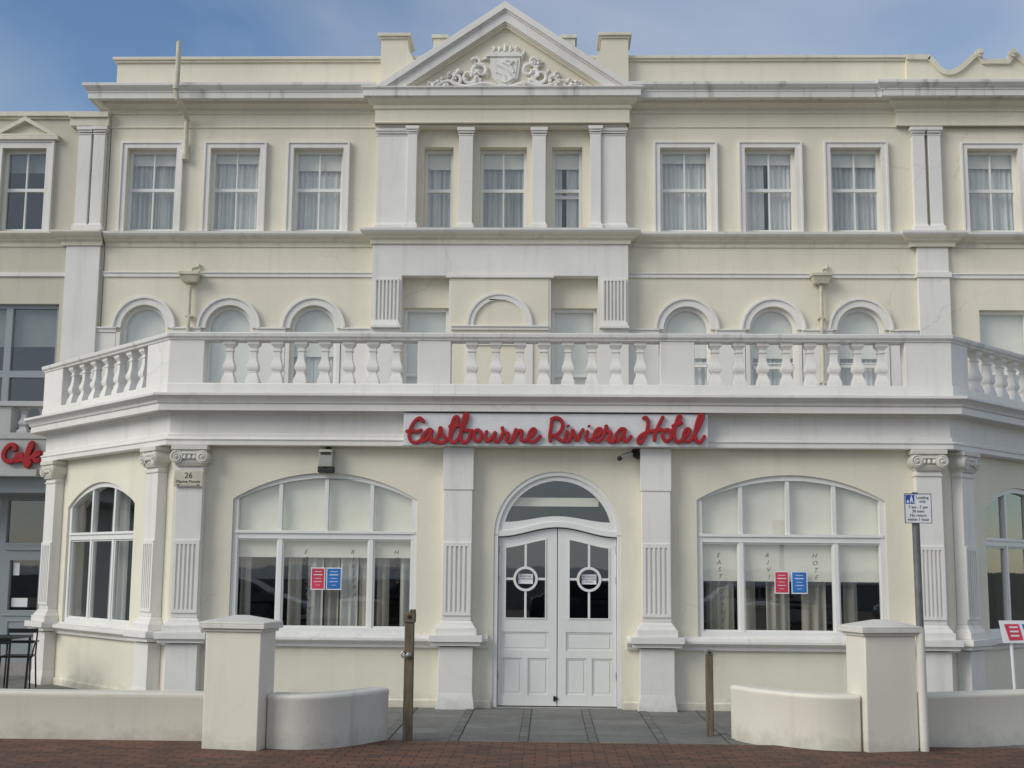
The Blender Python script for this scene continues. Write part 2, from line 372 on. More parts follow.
def crom(pts, step=6):
    out = []
    P = [pts[0]]+list(pts)+[pts[-1]]
    for i in range(1, len(P)-2):
        for k in range(step):
            t = k/step; a, b, c, d = P[i-1], P[i], P[i+1], P[i+2]
            out.append(tuple(0.5*(2*b[q]+(c[q]-a[q])*t+(2*a[q]-5*b[q]+4*c[q]-d[q])*t*t+(-a[q]+3*b[q]-3*c[q]+d[q])*t**3) for q in range(len(b))))
    out.append(tuple(pts[-1])); return out

# ================================================================== GROUND
def sheet(name, x0, x1, y0, y1, z, mat, z0=None):
    mb = MB(); mb.v = [(x0, y0, z), (x1, y0, z), (x1, y1, z), (x0, y1, z)]; mb.f = [(0, 1, 2, 3)]
    return struct(mb.build(name, mat, smooth=False))
sheet('ground', -3000, 3000, -40, 3000, -0.16, 'ground')
sheet('road', -400, 400, -9, 8.2, -0.12, 'asphalt')
o = MB(Fr(0, 10.9)).box(-200, 200, -0.3, 0.0, -2.05, 2.6).build('pavement', 'brick_paving'); struct(o)
o = MB(Fr(0, 8.24)).box(-200, 200, -0.3, 0.006, -0.055, 0.1).build('kerb', 'kerb', bevel=0.01); struct(o)
o = MB(Fr(0, 12.96)).box(-30, 30, -0.3, -0.025, -12, 0.0).build('forecourt', 'slabs'); struct(o)
mb = MB(); mj = MB()
for k in range(-6, 6):
    F_ = Fr(XB+0.70*k, 0); mb.F = F_; mj.F = F_
    mj.box(-0.050, 0.050, -0.04, -0.021, -16.15, -12.965); mb.box(-0.043, 0.043, -0.04, -0.017, -16.14, -12.97)
struct(mj.build('paving_joints', 'joint')); struct(mb.build('paving_bands', 'band_bricks'))
for (yy, hh) in ((-4, 0),):
    mb = MB()
    for i in range(-20, 20): mb.F = Fr(i*6, -0.4); mb.box(0, 3.5, -0.13, -0.116, -0.05, 0.05)
    struct(mb.build('road_markings', 'road_paint'))
struct(MB(Fr(0, -9)).box(-300, 300, -0.3, 0.0, 0, 13).build('promenade', 'promenade'))
sheet('beach', -600, 600, -70, -22, -0.9, 'shingle')
sheet('sea', -3500, 3500, -3500, -68, -1.4, 'sea')
o = MB(Fr(0, -22)).box(-300, 300, -1.2, 1.05, 0, 0.4).box(-300, 300, 1.05, 1.13, -0.05, 0.45).build('sea_wall', 'kerb')
tag(o, 'long low grey concrete sea wall beyond the promenade opposite the hotel', 'wall')

# ================================================================== HOTEL
AX = -0.845                       # axis of the upper storeys
YU = 21.5                         # upper wall plane
U = Fr(0, YU)
BL, BR, YB = -4.77, 4.97, 16.2    # front wall of the ground floor bay
CL, CRR, YC = -7.42, 7.62, 19.0   # rear ends of the canted walls
hotel = thing('hotel_building', (0.1, 18.8, 0), 'cream stucco hotel with white trim, central pediment and a balustraded terrace over its ground floor', 'building')
H = hotel
WX = [AX-6.12, AX-4.65, AX-3.19, AX+3.19, AX+4.65, AX+6.12]
holes = []
for x in WX: holes.append(rect(x-0.435, x+0.435, 7.44, 8.92))
for x in WX: holes.append(archpoly(x-0.40, x+0.40, 3.72, 5.72, 6.12))
CW = [(-2.19, -1.68), (-1.215, -0.40), (0.045, 0.565)]
for a, b in CW: holes.append(rect(a, b, 7.44, 8.95))
DW = [(-2.49, -1.72), (0.045, 0.815)]
for a, b in DW: holes.append(rect(a, b, 3.72, 6.09))
holes.append(rect(7.18, 8.05, 7.44, 8.90)); holes.append(rect(7.28, 8.12, 3.9, 6.08))
holes.append(rect(9.6, 10.47, 7.44, 8.90)); holes.append(rect(9.6, 10.5, 3.9, 6.08))
MB(U).plate(rect(-7.72, 13, 3.7, 10.0), holes, -0.30, 0.0).build('upper_wall', 'cream_upper', H)
MB(U).plate(rect(7.5, 13, -0.2, 3.7), [], -0.30, 0.0).build('lower_wall', 'cream', H)

def reveal_win(parent, F, u0, u1, z0, z1, bars='sash', cw=True, gm='glass_upper', blindh=0.0, dset=-0.13, arch=None, joinery='joinery', nb=2, mat_c='curtain', blmat='blind', open_=0.0, cz=None):
    """a sash window set back in its opening; returns the window part"""
    mb = MB(F); fw = 0.055
    if arch:
        zs, zp = arch
        out = archpoly(u0, u1, z0, zs, zp); inn = archpoly(u0+fw, u1-fw, z0+fw, zs, zp-fw)
    else: out = rect(u0, u1, z0, z1); inn = rect(u0+fw, u1-fw, z0+fw, z1-fw); zp = z1
    mb.plate(out, [inn], dset-0.05, dset+0.03)
    zm = (z0+zp)/2+0.02 if not arch else z0+(arch[0]-z0)*0.42
    if arch: zm = 4.4
    mb.box(u0+fw*0.7, u1-fw*0.7, zm-0.03, zm+0.03, dset-0.046, dset+0.022)
    if bars == 'sash':
        for i in range(1, nb):
            u = u0+(u1-u0)*i/nb
            mb.box(u-0.014, u+0.014, z0+fw*0.7, zp-fw*0.7, dset-0.04, dset+0.015)
    if open_:
        mb.box(u0+fw*0.7, u1-fw*0.7, zm-0.12, zm-0.06, dset-0.09, dset-0.05)
    w = mb.build('window', joinery, parent, 0.004)
    MB(F).plate(inn, [], dset-0.018, dset-0.012).build('pane', gm, w, smooth=False)
    if blindh: MB(F).box(u0+0.02, u1-0.02, (z1 if not arch else zp)-blindh*(1 if arch or blindh > 1 else random.uniform(0.8, 1.5)), (z1 if not arch else zp)-0.01, dset-0.09, dset-0.085).build('blind', blmat, w, smooth=False)
    if cw:
        g_ = random.choice((0.0, 0.0, 0.0, 0.02, 0.08)) if not arch else 0.0; c_ = (u0+u1)/2+random.uniform(-0.06, 0.06)
        mt = random.choice(('curtain', 'net', 'net'))
        for a_, b_ in ((u0-0.02, c_-g_/2), (c_+g_/2, u1+0.02)): curtain(F, a_, b_, z0, (cz or (zp-0.02)), dset-0.15-0.02*random.random(), random.uniform(0.06, 0.12), random.uniform(0.014, 0.028)).build('curtain', mt, w, recalc=False)
    return w
def surround(w, F, u0, u1, z0, z1, t=0.115, d=0.06):
    mb = MB(F)
    mb.plate([(u0-t, z0), (u0, z0), (u0, z1), (u1, z1), (u1, z0), (u1+t, z0), (u1+t, z1+t), (u0-t, z1+t)], [], 0.002, d)
    t2 = 0.035
    mb.plate([(u0-t, z0), (u0-t+t2, z0), (u0-t+t2, z1+t-t2), (u1+t-t2, z1+t-t2), (u1+t-t2, z0), (u1+t, z0), (u1+t, z1+t), (u0-t, z1+t)], [], d-0.01, d+0.022)
    mb.build('surround', 'white', w, 0.004)
for i, x in enumerate(WX):
    w = reveal_win(H, U, x-0.435, x+0.435, 7.44, 8.92, blindh=0.24)
    surround(w, U, x-0.435, x+0.435, 7.40, 8.92)
for x0 in (7.18, 9.6):
    w = reveal_win(H, U, x0, x0+0.87, 7.44, 8.90, blindh=0.2); surround(w, U, x0, x0+0.87, 7.40, 8.90)
    reveal_win(H, U, x0+0.1 if x0 < 8 else x0, x0+0.94 if x0 < 8 else x0+0.9, 3.9, 6.08, bars='none', blindh=1.5)
for i, (a, b) in enumerate(CW):
    reveal_win(H, U, a, b, 7.44, 8.948, nb=(2 if i == 1 else 1), blindh=0.26, dset=-0.21, open_=(1.0 if i == 2 else 0))
for a, b in DW:
    w = reveal_win(H, U, a, b, 3.75, 6.09, bars='none', blindh=1.35, dset=-0.12, cz=4.9)
# arched terrace windows with archivolts and impost band
for i, x in enumerate(WX):
    w = reveal_win(H, U, x-0.40, x+0.40, 3.75, 6.12, bars='none', arch=(5.72, 6.12), blindh=(1.55 if i < 2 else 0.86), dset=-0.10, cw=True, cz=5.4)
    if i > 2: MB(U).box(x-0.36, x+0.36, 5.06+0.03*(i % 2), 5.11+0.03*(i % 2), -0.145, -0.07).box(x-0.36, x+0.36, 5.15, 5.17, -0.14, -0.08).build('sash_rail', 'joinery', w, 0.003)
    mb = MB(U)
    n = 28
    def arc(r, a0=0, a1=PI): return [(x+r*math.cos(a0+(a1-a0)*k/n), 5.72+r*math.sin(a0+(a1-a0)*k/n)) for k in range(n+1)]
    mb.plate(arc(0.55)+arc(0.40)[::-1], [], 0.002, 0.05)
    mb.plate(arc(0.55)+arc(0.51)[::-1], [], 0.04, 0.08)
    for s in (-1, 1):
        u0, u1 = sorted((x+s*0.402, x+s*0.47)); mb.box(u0, u1, 3.7, 5.64, 0.002, 0.045)
    mb.build('arch_moulding', 'white', w, 0.004)
# impost band pieces between the arches, and white dado beneath it
edges = [AX-7.0] + [e for x in WX[:3] for e in (x-0.475, x+0.475)] + [-3.02]
edgesR = [1.33] + [e for x in WX[3:] for e in (x-0.475, x+0.475)] + [6.24]
for E_ in (edges, edgesR):
    for k in range(0, len(E_), 2):
        a, b = E_[k], E_[k+1]
        MB(U).box(a, b, 5.64, 5.70, 0.002, 0.05).box(a, b, 5.70, 5.73, 0.002, 0.075).build('impost_band', 'white', H, 0.004)
        MB(U).box(a+0.01, b-0.01, 3.7, 5.637, 0.002, 0.03).build('dado', 'white', H)
# string course below the first-floor frieze, ledge under the second-floor windows
mb = MB(U)
for a, b in ((-7.72, -3.0), (1.33, 6.24), (6.8, 13)):
    mb.box(a, b, 6.62, 6.69, 0.002, 0.03); mb.box(a, b, 6.685, 6.705, 0.02, 0.05)
mb.build('string_course', 'white', H, 0.003)
PATHL = [(-7.72, YU+0.01), (-3.03, YU+0.01), (-3.03, YU-0.24), (1.35, YU-0.24), (1.35, YU+0.01), (6.16, YU+0.01), (6.16, YU-0.1), (6.86, YU-0.1), (6.86, YU+0.01), (13, YU+0.01)]
MB().sweep(PATHL, [(0.0, 7.15), (0.03, 7.15), (0.035, 7.22), (0.09, 7.25), (0.10, 7.27), (0.15, 7.30), (0.19, 7.355), (0.19, 7.385), (0.0, 7.41)]).build('ledge', 'cornice_cream', H, 0.004)
MB().sweep([(p[0], p[1]) for p in PATHL], [(0.15, 7.305), (0.193, 7.352), (0.198, 7.39), (0.0, 7.416)]).build('ledge_top', 'white', H)
# outer pilaster pairs of the second floor (right) and broad strip below
def pil_small(F, u0, u1, z0, z1, d, parent, name='pilaster', mat='white', dd=0.002):
    mb = MB(F); mb.box(u0, u1, z0+0.12, z1-0.12, dd, d)
    mb.box(u0-0.03, u1+0.03, z0, z0+0.09, dd, d+0.03); mb.taper(u0-0.02, u1+0.02, z0+0.09, z0+0.13, dd, d+0.02, 0.02)
    mb.box(u0-0.015, u1+0.015, z1-0.14, z1-0.12, dd, d+0.012); mb.box(u0-0.012, u1+0.012, z1-0.10, z1-0.06, dd, d+0.012); mb.box(u0-0.035, u1+0.035, z1-0.06, z1, dd, d+0.035)
    return mb.build(name, mat, parent, 0.004)
pil_small(U, 6.23, 6.44, 7.42, 9.26, 0.12, H); pil_small(U, 6.50, 6.71, 7.42, 9.26, 0.12, H)
MB(U).box(6.25, 6.78, 3.7, 6.64, 0.002, 0.10).box(6.25, 6.78, 6.705, 7.15, 0.002, 0.085).build('pilaster', 'white', H, 0.005)
MB(U).box(6.22, 6.81, 6.62, 6.71, 0.004, 0.13).build('string_block', 'white', H, 0.004)
# the centre: white first-floor face with fluted strips, cream panels showing between
mb = MB(U)
mb.plate([(-3.02, 3.7), (-2.51, 3.7), (-2.51, 6.60), (-1.70, 6.60), (-1.70, 3.7), (0.03, 3.7), (0.03, 6.60), (0.83, 6.60), (0.83, 3.7), (1.34, 3.7), (1.34, 7.15), (-3.02, 7.15)],
         [], 0.002, 0.235)
mb.build('centre_block', 'white', H, 0.006)
def arcp(cx, cz, r, a0=0, a1=PI, n=26): return [(cx+r*math.cos(a0+(a1-a0)*k/n), cz+r*math.sin(a0+(a1-a0)*k/n)) for k in range(n+1)]
C2 = Fr(0, YU-0.235)
mb = MB(C2); mb.plate(rect(-1.66, -0.01, 3.75, 6.55), [], 0.002, 0.012); mb.build('cream_panel', 'cream_upper', H)
mb = MB(C2); mb.plate(arcp(-0.835, 5.74, 0.56)+arcp(-0.835, 5.74, 0.44)[::-1], [], 0.012, 0.05); mb.plate(arcp(-0.835, 5.74, 0.56)+arcp(-0.835, 5.74, 0.52)[::-1], [], 0.045, 0.07)
mb.box(-1.66, -0.01, 5.66, 5.735, 0.012, 0.05); mb.box(-1.66, -0.01, 5.71, 5.737, 0.045, 0.075)
mb.plate([(-1.40, 3.75), (-1.28, 3.75), (-1.28, 5.40), (-0.39, 5.40), (-0.39, 3.75), (-0.27, 3.75), (-0.27, 5.52), (-1.40, 5.52)], [], 0.012, 0.04)
mb.box(-1.75, 0.08, 6.56, 6.61, 0.0, 0.05)
mb.build('blind_arch', 'white', H, 0.004)
def slots(u0, u1, z0, z1, n, gap=0.5):
    w = (u1-u0)/n; hs = []
    for i in range(n):
        c = u0+w*(i+0.5); r = w*(1-gap)/2
        hs.append([(c-r, z0), (c+r, z0)] + [(c+r*math.cos(PI*k/5), z1+r*math.sin(PI*k/5)) for k in range(1, 5)] + [(c-r, z1)] if False else [(c-r, z0), (c+r, z0), (c+r, z1), (c-r, z1)])
    return hs
for (a, b) in ((-2.97, -2.55), (0.90, 1.30)):
    mb = MB(C2); mb.plate(rect(a, b, 5.80, 6.54), slots(a+0.02, b-0.02, 5.83, 6.51, 6), 0.001, 0.035)
    mb.taper(a-0.03, b+0.03, 5.73, 5.80, 0.0, 0.07, 0.02); mb.box(a-0.05, b+0.05, 5.69, 5.73, 0, 0.08)
    mb.build('fluted_strip', 'white', H, 0.003)
# second-floor centre pilasters
pil_small(U, -2.99, -2.463, 7.42, 9.24, 0.16, H); pil_small(U, -2.46, -2.30, 7.42, 9.26, 0.21, H)
pil_small(U, -1.57, -1.33, 7.42, 9.24, 0.19, H); pil_small(U, -0.30, -0.07, 7.42, 9.24, 0.19, H)
pil_small(U, 0.70, 0.88, 7.42, 9.26, 0.21, H); pil_small(U, 0.883, 1.31, 7.42, 9.24, 0.16, H)
MB(U).box(-3.0, 1.33, 9.25, 9.52, 0.002, 0.20).build('architrave', 'cream_upper', H, 0.004)
# top entablature and cornice
PC = [(-7.72, YU+1.6), (-7.72, YU+0.01), (-3.02, YU+0.01), (-3.02, YU-0.24), (1.36, YU-0.24), (1.36, YU+0.01), (6.0, YU+0.01), (6.0, YU-0.08), (13, YU-0.08)]
MB().sweep(PC, [(0, 9.29), (0.025, 9.29), (0.035, 9.31), (0.012, 9.325), (0.012, 9.54), (0.04, 9.55), (0.05, 9.575), (0.03, 9.585), (0.03, 9.62), (0.08, 9.65), (0.14, 9.69), (0.16, 9.745), (0.0, 9.75)]).build('entablature', 'cream_upper', H, 0.003)
def corn(o): return [(0, 9.74), (o-0.11, 9.74), (o-0.11, 9.725), (o-0.085, 9.725), (o-0.085, 9.825), (o-0.07, 9.835), (o-0.07, 9.86), (o-0.05, 9.87), (o-0.02, 9.915), (o, 9.935), (o, 9.985), (0, 10.05)]
MB().sweep([(-7.72, YU+1.6), (-7.72, YU+0.01), (-3.02, YU+0.01)], corn(0.42)).build('cornice', 'white_worn', H, 0.004)
MB().sweep([(-3.02, YU+0.01), (-3.02, YU-0.24), (1.36, YU-0.24), (1.36, YU+0.01)], [(0, 9.74), (0.125, 9.74), (0.125, 9.725), (0.20, 9.725), (0.20, 9.835), (0.215, 9.845), (0.235, 9.865), (0.235, 9.885), (0, 9.90)]).build('cornice', 'white_worn', H, 0.004)
MB().sweep([(1.36, YU+0.01), (6.0, YU+0.01), (6.0, YU-0.06), (13, YU-0.06)], corn(0.42)).build('cornice', 'cornice_flaked', H, 0.004)
# parapet with coping
PP = [(-7.70, YU+0.35), (-7.70, YU+0.05), (6.02, YU+0.05)]
# shaped parapet of the right end: swept curves and two scrolls
G = Fr(0, YU-0.03)
pts = [(906, 55), (929, 55.5), (933, 59), (938, 65), (944, 70), (951, 70.5), (958, 67), (966, 60), (972, 54.5), (978, 52)]
L1 = [at(px, py, YU-0.03) for px, py in pts]; L1 = [L1[0]]+crom(L1[1:], 3)
cxg = at(994.5, 60, YU)[0]; zf = at(994, 60.5, YU)[1]
L2 = [(2*cxg-x, z) for x, z in L1][::-1]
top = L1 + [(L1[-1][0]+0.08, zf), (L2[0][0]-0.08, zf)] + L2 + [(13, L2[-1][1])]
MB(Fr(0, YU+0.05)).box(-7.70, L1[0][0]+0.02, 10.0, 10.52, -0.3, 0).build('parapet', 'cream_upper', H, 0.006)
MB(Fr(0, YU+0.05)).box(-7.74, L1[0][0]-0.004, 10.52, 10.56, -0.32, 0.04).box(-7.77, L1[0][0]-0.004, 10.56, 10.615, -0.34, 0.07).build('coping', 'cornice_cream', H, 0.008)
MB(G).plate([(L1[0][0], 9.95)] + [(13, 9.95)] + top[::-1], [], -0.28, 0).build('shaped_parapet', 'cream_upper', H)
mb = MB(G)
tp = [(x, z-0.0) for x, z in top]
lo = []
for i, (x, z) in enumerate(tp):
    a = tp[max(i-1, 0)]; b = tp[min(i+1, len(tp)-1)]; dx, dz = b[0]-a[0], b[1]-a[1]; l = math.hypot(dx, dz) or 1
    lo.append((x+dz/l*0.09, z-dx/l*0.09))
for i in range(len(tp)-1): mb.plate([lo[i], lo[i+1], tp[i+1], tp[i]], [], -0.31, 0.055)
for s in (L1[-1], L2[0]):
    mb.plate(arcp(s[0], s[1]-0.045, 0.07, 0, 2*PI*0.999, 20), [], 0.0, 0.10)
    mb.plate(arcp(s[0], s[1]-0.045, 0.03, 0, 2*PI*0.999, 14), [], 0.09, 0.13)
mb.build('coping', 'cornice_cream', H)
# pediment
PX = -0.785; PY = Fr(0, YU-0.24)
def chevron(F, hw, zb, zt, t, d0, d1):
    sl = (zt-zb)/hw
    return MB(F).plate([(PX-hw, zb), (PX-hw+t/sl, zb), (PX, zt-t), (PX+hw-t/sl, zb), (PX+hw, zb), (PX, zt)], [], d0, d1)
mb = chevron(PY, 2.25, 9.872, 11.42, 0.13, -0.2, 0.235); k = chevron(PY, 2.19, 9.874, 11.385, 0.13, -0.2, 0.195)
def merge(a, b):
    o_ = len(a.v); a.v += b.v; a.f += [tuple(i+o_ for i in f) for f in b.f]; return a
merge(mb, k); merge(mb, chevron(PY, 2.14, 9.876, 11.35, 0.27, -0.2, 0.17))
mb.build('raking_cornice', 'white', H, 0.006)
merge(chevron(PY, 1.82, 9.86, 11.11, 0.06, -0.2, 0.135), chevron(PY, 1.76, 9.86, 11.06, 0.05, -0.2, 0.10)).build('inner_moulding', 'cream_upper', H, 0.006)
MB(PY).plate([(PX-2.1, 9.84), (PX+2.1, 9.84), (PX, 11.28)], [], -0.15, 0.03).build('tympanum', 'cream_upper', H)
MB(PY).plate([(PX-2.2, 9.86), (PX+2.2, 9.86), (PX, 11.38)], [], -1.9, -0.2).build('pediment_roof', 'cream_upper', H)
# relief in the tympanum: crowned shield between scrolling leaves
mb = MB(Fr(0, YU-0.24)); D0 = 0.035
sh = [(-0.27, 10.56), (0.27, 10.56), (0.25, 10.35), (0.22, 10.18), (0.10, 10.05), (0.0, 10.0), (-0.10, 10.05), (-0.22, 10.18), (-0.25, 10.35)]
mb.plate([(PX+x, z) for x, z in sh][::-1], [], D0-0.01, D0+0.035)
mb.plate([(PX+x*0.8, 10.02+(z-10.0)*0.86) for x, z in sh][::-1], [], D0+0.03, D0+0.05)
mb.box(PX-0.33, PX+0.33, 10.56, 10.61, D0-0.01, D0+0.06); mb.box(PX-0.25, PX+0.25, 10.61, 10.66, D0-0.01, D0+0.05)
for q in (-0.2, -0.1, 0, 0.1, 0.2):
    mb.tube([(PX+q, 10.66, D0+0.03), (PX+q*0.9, 10.70, D0+0.04), (PX+q*1.05, 10.75+0.04*(q == 0), D0+0.03)], [0.035, 0.03, 0.018], 8)
for q in ((-0.13, 10.42, 0.12, 10.16), (-0.04, 10.46, 0.15, 10.27), (-0.15, 10.28, 0.02, 10.12)):
    mb.tube(crom([(PX+q[0], q[1], D0+0.055), (PX+(q[0]+q[2])/2+0.03, (q[1]+q[3])/2+0.02, D0+0.06), (PX+q[2], q[3], D0+0.055)]), 0.022, 6)
mb.tube(crom([(PX-0.12, 10.15, D0+0.055), (PX, 10.09, D0+0.06), (PX+0.14, 10.17, D0+0.055)]), 0.022, 6)
mb.tube([(PX+0.02, 10.5, D0+0.055), (PX+0.13, 10.46, D0+0.06), (PX+0.07, 10.40, D0+0.055)], 0.03, 6)
def spiral(cx, cz, r, a0, turns, dirn, r0=0.035, n=22):
    P = [];R_ = []
    for i in range(n+1):
        t = i/n; a = a0+dirn*turns*2*PI*t; rr = r*(1-0.8*t); P.append((cx+rr*math.cos(a), cz+rr*math.sin(a), D0+0.03+0.04*t)); R_.append(r0*(1-0.45*t))
    return P, R_
for s in (-1, 1):
    for (cx, cz, r, a0, tn, w) in ((0.42, 10.30, 0.17, -1.6, 1.3, 0.042), (0.62, 10.20, 0.16, 2.2, 1.2, 0.04), (0.86, 10.13, 0.12, 1.0, 1.2, 0.034), (1.10, 10.08, 0.085, 2.4, 1.1, 0.028), (1.31, 10.05, 0.055, 1.2, 1.0, 0.022), (0.50, 10.46, 0.09, 0.4, 1.0, 0.03)):
        P, R_ = spiral(PX+s*cx, cz, r, a0 if s > 0 else PI-a0, tn, s, w); mb.tube(P, R_, 7, 0.6)
    mb.tube(crom([(PX+s*0.02, 9.99, D0+0.04), (PX+s*0.35, 10.07, D0+0.06), (PX+s*0.7, 10.02, D0+0.05), (PX+s*1.0, 10.12, D0+0.04), (PX+s*1.25, 10.0, D0+0.03), (PX+s*1.45, 10.0, D0+0.02)]), 0.03, 7)
    for k in range(24):       # leaves between the scrolls
        t = random.random(); cx = 0.3+t*0.95; cz = 10.02+random.random()*(0.50*(1-t)+0.08); a = random.random()*PI
        l = 0.05+0.05*random.random()
        mb.tube([(PX+s*cx-l*math.cos(a), cz-l*math.sin(a), D0), (PX+s*cx, cz, D0+0.06), (PX+s*cx+l*math.cos(a), cz+l*math.sin(a), D0)], [0.012, 0.034, 0.01], 6)
mb.v = [(x, y, z-0.085) for x, y, z in mb.v]
mb.build('crest_relief', 'white', H)
# blocking piers beside the pediment, with their inward curves
for s in (-1, 1):
    x0 = AX+s*2.13+(0.08 if s > 0 else 0); x1 = AX+s*1.66+(0.08 if s > 0 else 0)
    F_ = Fr(0, YU+0.0)
    lo_, hi_ = sorted((x0, x1))
    cur = [(x1, 10.82)] + [(x1-s*0.55*(1-math.cos(PI/2*k/8)), 10.82-0.6*math.sin(PI/2*k/8)) for k in range(1, 9)]
    cur = [(x1-s*0.5*math.sin(PI/2*k/8)**1.0*(1), 10.82-0.62*(1-math.cos(PI/2*k/8))) if False else (x1-s*0.62*(1-math.cos(PI/2*k/8)), 10.82-0.55*math.sin(PI/2*k/8)) for k in range(9)]
    poly = [(x0, 9.98), (x0, 10.88), (x1, 10.88)] + cur + [(x1-s*0.62, 9.98)]
    MB(F_).plate(poly, [], -0.45, 0.12).build('parapet_pier', 'cream_upper', H)
    MB(F_).box(lo_-0.03, hi_+0.03, 10.88, 10.92, -0.48, 0.15).box(lo_-0.06, hi_+0.06, 10.92, 10.98, -0.51, 0.18).build('pier_cap', 'cornice_cream', H, 0.008)
for pa, pb in ((432, 449), (560, 577)):
    a, zc_ = at(pa, 35, YU+1.2); b, _ = at(pb, 35, YU+1.2)
    F_ = Fr(0, YU+1.2); MB(F_).box(a+0.03, b-0.03, 10, zc_-0.07, -0.5, 0).box(a, b, zc_-0.07, zc_, -0.53, 0.03).build('chimney', 'cornice_cream', H, 0.008)
# shells: roof, back, sides, floors, inner wall of the rooms
MB(Fr(0, YU)).box(-7.7, 13, 9.9, 9.99, -9, -0.32).build('roof', 'roof_felt', H)
mb = MB(Fr(0, YU)); mb.box(-7.72, 13, -0.2, 10.3, -9.3, -9.0); mb.box(-7.71, -7.5, -0.2, 9.89, -8.99, -0.31); mb.box(12.7, 12.99, -0.2, 9.89, -8.99, -0.31); mb.build('back_wall', 'cream_upper', H)
mb = MB(Fr(0, YU)); mb.box(-7.45, 12.65, 7.0, 7.2, -8.9, -0.31); mb.box(-7.45, 12.65, 3.45, 3.7, -8.9, -0.31); mb.box(-7.45, 12.65, 3.72, 6.98, -4.2, -4.0); mb.box(-7.45, 12.65, 7.22, 9.88, -4.2, -4.0); mb.build('floor_slabs', 'interior', H)

# ------------------------------------------------------------------ ground floor bay
PATHB = [(CL, YU), (CL, YC), (BL, YB), (BR, YB), (CRR, YC), (CRR, YU)]
FB = Fr(0, YB)
aL = math.atan2(YB-YC, BL-CL); LL = math.hypot(YB-YC, BL-CL); FL = Fr(CL, YC, aL)       # u: 0 at the rear corner .. LL at the front corner
aR = math.atan2(YC-YB, CRR-BR); LR = math.hypot(YC-YB, CRR-BR); FRR = Fr(BR, YB, aR)   # u: 0 at the front corner
def s_of(F, px, d=0.0, py=560):
    """distance along the canted wall F where the image column px meets it"""
    dr = ray(px, py); X0, Y0 = F.ox+d*F.N[0], F.oy+d*F.N[1]
    # X0+u*Ux = t*dx ; Y0+u*Uy = t*dy
    det = F.U[0]*(-dr.y) + dr.x*F.U[1]
    return ((-X0)*(-dr.y) - (-dr.x)*(-Y0))/det
DC = 0.12                                   # door centre
door_open = archpoly(DC-0.80, DC+0.80, 0.0, 2.10, 2.90, 28)
LW = (-4.00, -1.655, 0.86, 2.53, 2.865); RW = (1.865, 4.22, 0.86, 2.555, 2.875)
# wall split at the door so that its opening reaches the floor
wallout = [(BL, -0.2), (DC-0.80, -0.2), (DC-0.80, 2.10)] + archpoly(DC-0.80, DC+0.80, 0.0, 2.10, 2.90, 28)[3:-1][::-1] + [(DC+0.80, 2.10), (DC+0.80, -0.2), (BR, -0.2), (BR, 3.25), (BL, 3.25)]
MB(FB).plate(wallout, [archpoly(*LW), archpoly(*RW)], -0.28, 0).build('bay_wall', 'cream', H)
cw0, cw1 = s_of(FL, 68.5, -0.05), s_of(FL, 132, 0.0)
ca, cb = LL-cw1, LL-cw0
MB(FL).plate(rect(0, LL, -0.2, 3.25), [archpoly(cw0, cw1, 0.86, 2.50, 2.83)], -0.28, 0).build('bay_wall', 'cream', H)
MB(FRR).plate(rect(0, LR, -0.2, 3.25), [archpoly(ca, cb, 0.86, 2.50, 2.83)], -0.28, 0).build('bay_wall', 'cream', H)
MB().sweep([(CL, YU), (CL, YC)], [(0, -0.2), (0, 3.25), (-0.28, 3.25), (-0.28, -0.2)]).build('return_wall', 'cream', H)
MB().sweep([(CRR, YC), (CRR, YU)], [(0, -0.2), (0, 3.25), (-0.28, 3.25), (-0.28, -0.2)]).build('return_wall', 'cream', H)
# entablature, cornice and terrace
MB().sweep(PATHB, [(-0.3, 3.195), (0.16, 3.195), (0.17, 3.20), (0.17, 3.26), (0.185, 3.265), (0.185, 3.28), (0.15, 3.30), (0.15, 3.34), (0.12, 3.35), (0.12, 3.62), (-0.3, 3.62)]).build('entablature', 'white', H, 0.003)
MB().sweep(PATHB, [(-0.3, 3.60), (0.15, 3.60), (0.17, 3.635), (0.30, 3.64), (0.30, 3.62), (0.33, 3.62), (0.33, 3.705), (0.35, 3.715), (0.36, 3.745), (0.41, 3.79), (0.43, 3.80), (0.43, 3.835), (0.15, 3.87), (-0.3, 3.87)]).build('cornice', 'white', H, 0.004)
# terrace slab (with its own plan outline)
mb = MB(); tp = [(CL+0.1, YU), (CL+0.1, YC+0.1), (BL+0.1, YB+0.2), (BR-0.1, YB+0.2), (CRR-0.1, YC+0.1), (CRR-0.1, YU)]
mb.v = [(x, y, 3.78) for x, y in tp]+[(x, y, 3.4) for x, y in tp]; nn = 6
mb.f = [tuple(range(6)), tuple(range(11, 5, -1))]+[(i, (i+1) % 6, (i+1) % 6+6, i+6) for i in range(6)]
mb.build('terrace_slab', 'kerb', H)
MB().sweep(PATHB, [(-0.05, 3.80), (0.19, 3.80), (0.20, 3.82), (0.20, 3.98), (0.19, 3.99), (-0.04, 3.99)]).build('balustrade_plinth', 'white', H, 0.006)
MB().sweep(PATHB, [(-0.05, 4.545), (0.205, 4.545), (0.205, 4.565), (0.235, 4.585), (0.24, 4.63), (0.20, 4.645), (-0.05, 4.645), (-0.085, 4.63), (-0.08, 4.585), (-0.05, 4.565)]).build('top_rail', 'white_worn', H, 0.005)
FT = Fr(0, YB)
def die(F, a, b): return MB(F).box(a, b, 3.985, 4.55, -0.03, 0.19)
RLc, RRc = BL-0.085, BR+0.085
for a, b in ((-1.665, -1.245), (1.405, 1.84)): die(FT, a, b).build('balustrade_pier', 'white', H, 0.006)
off = 0.19
u_l = s_of(FL, 147, off, 365); u_r = s_of(FRR, 968, off, 365)
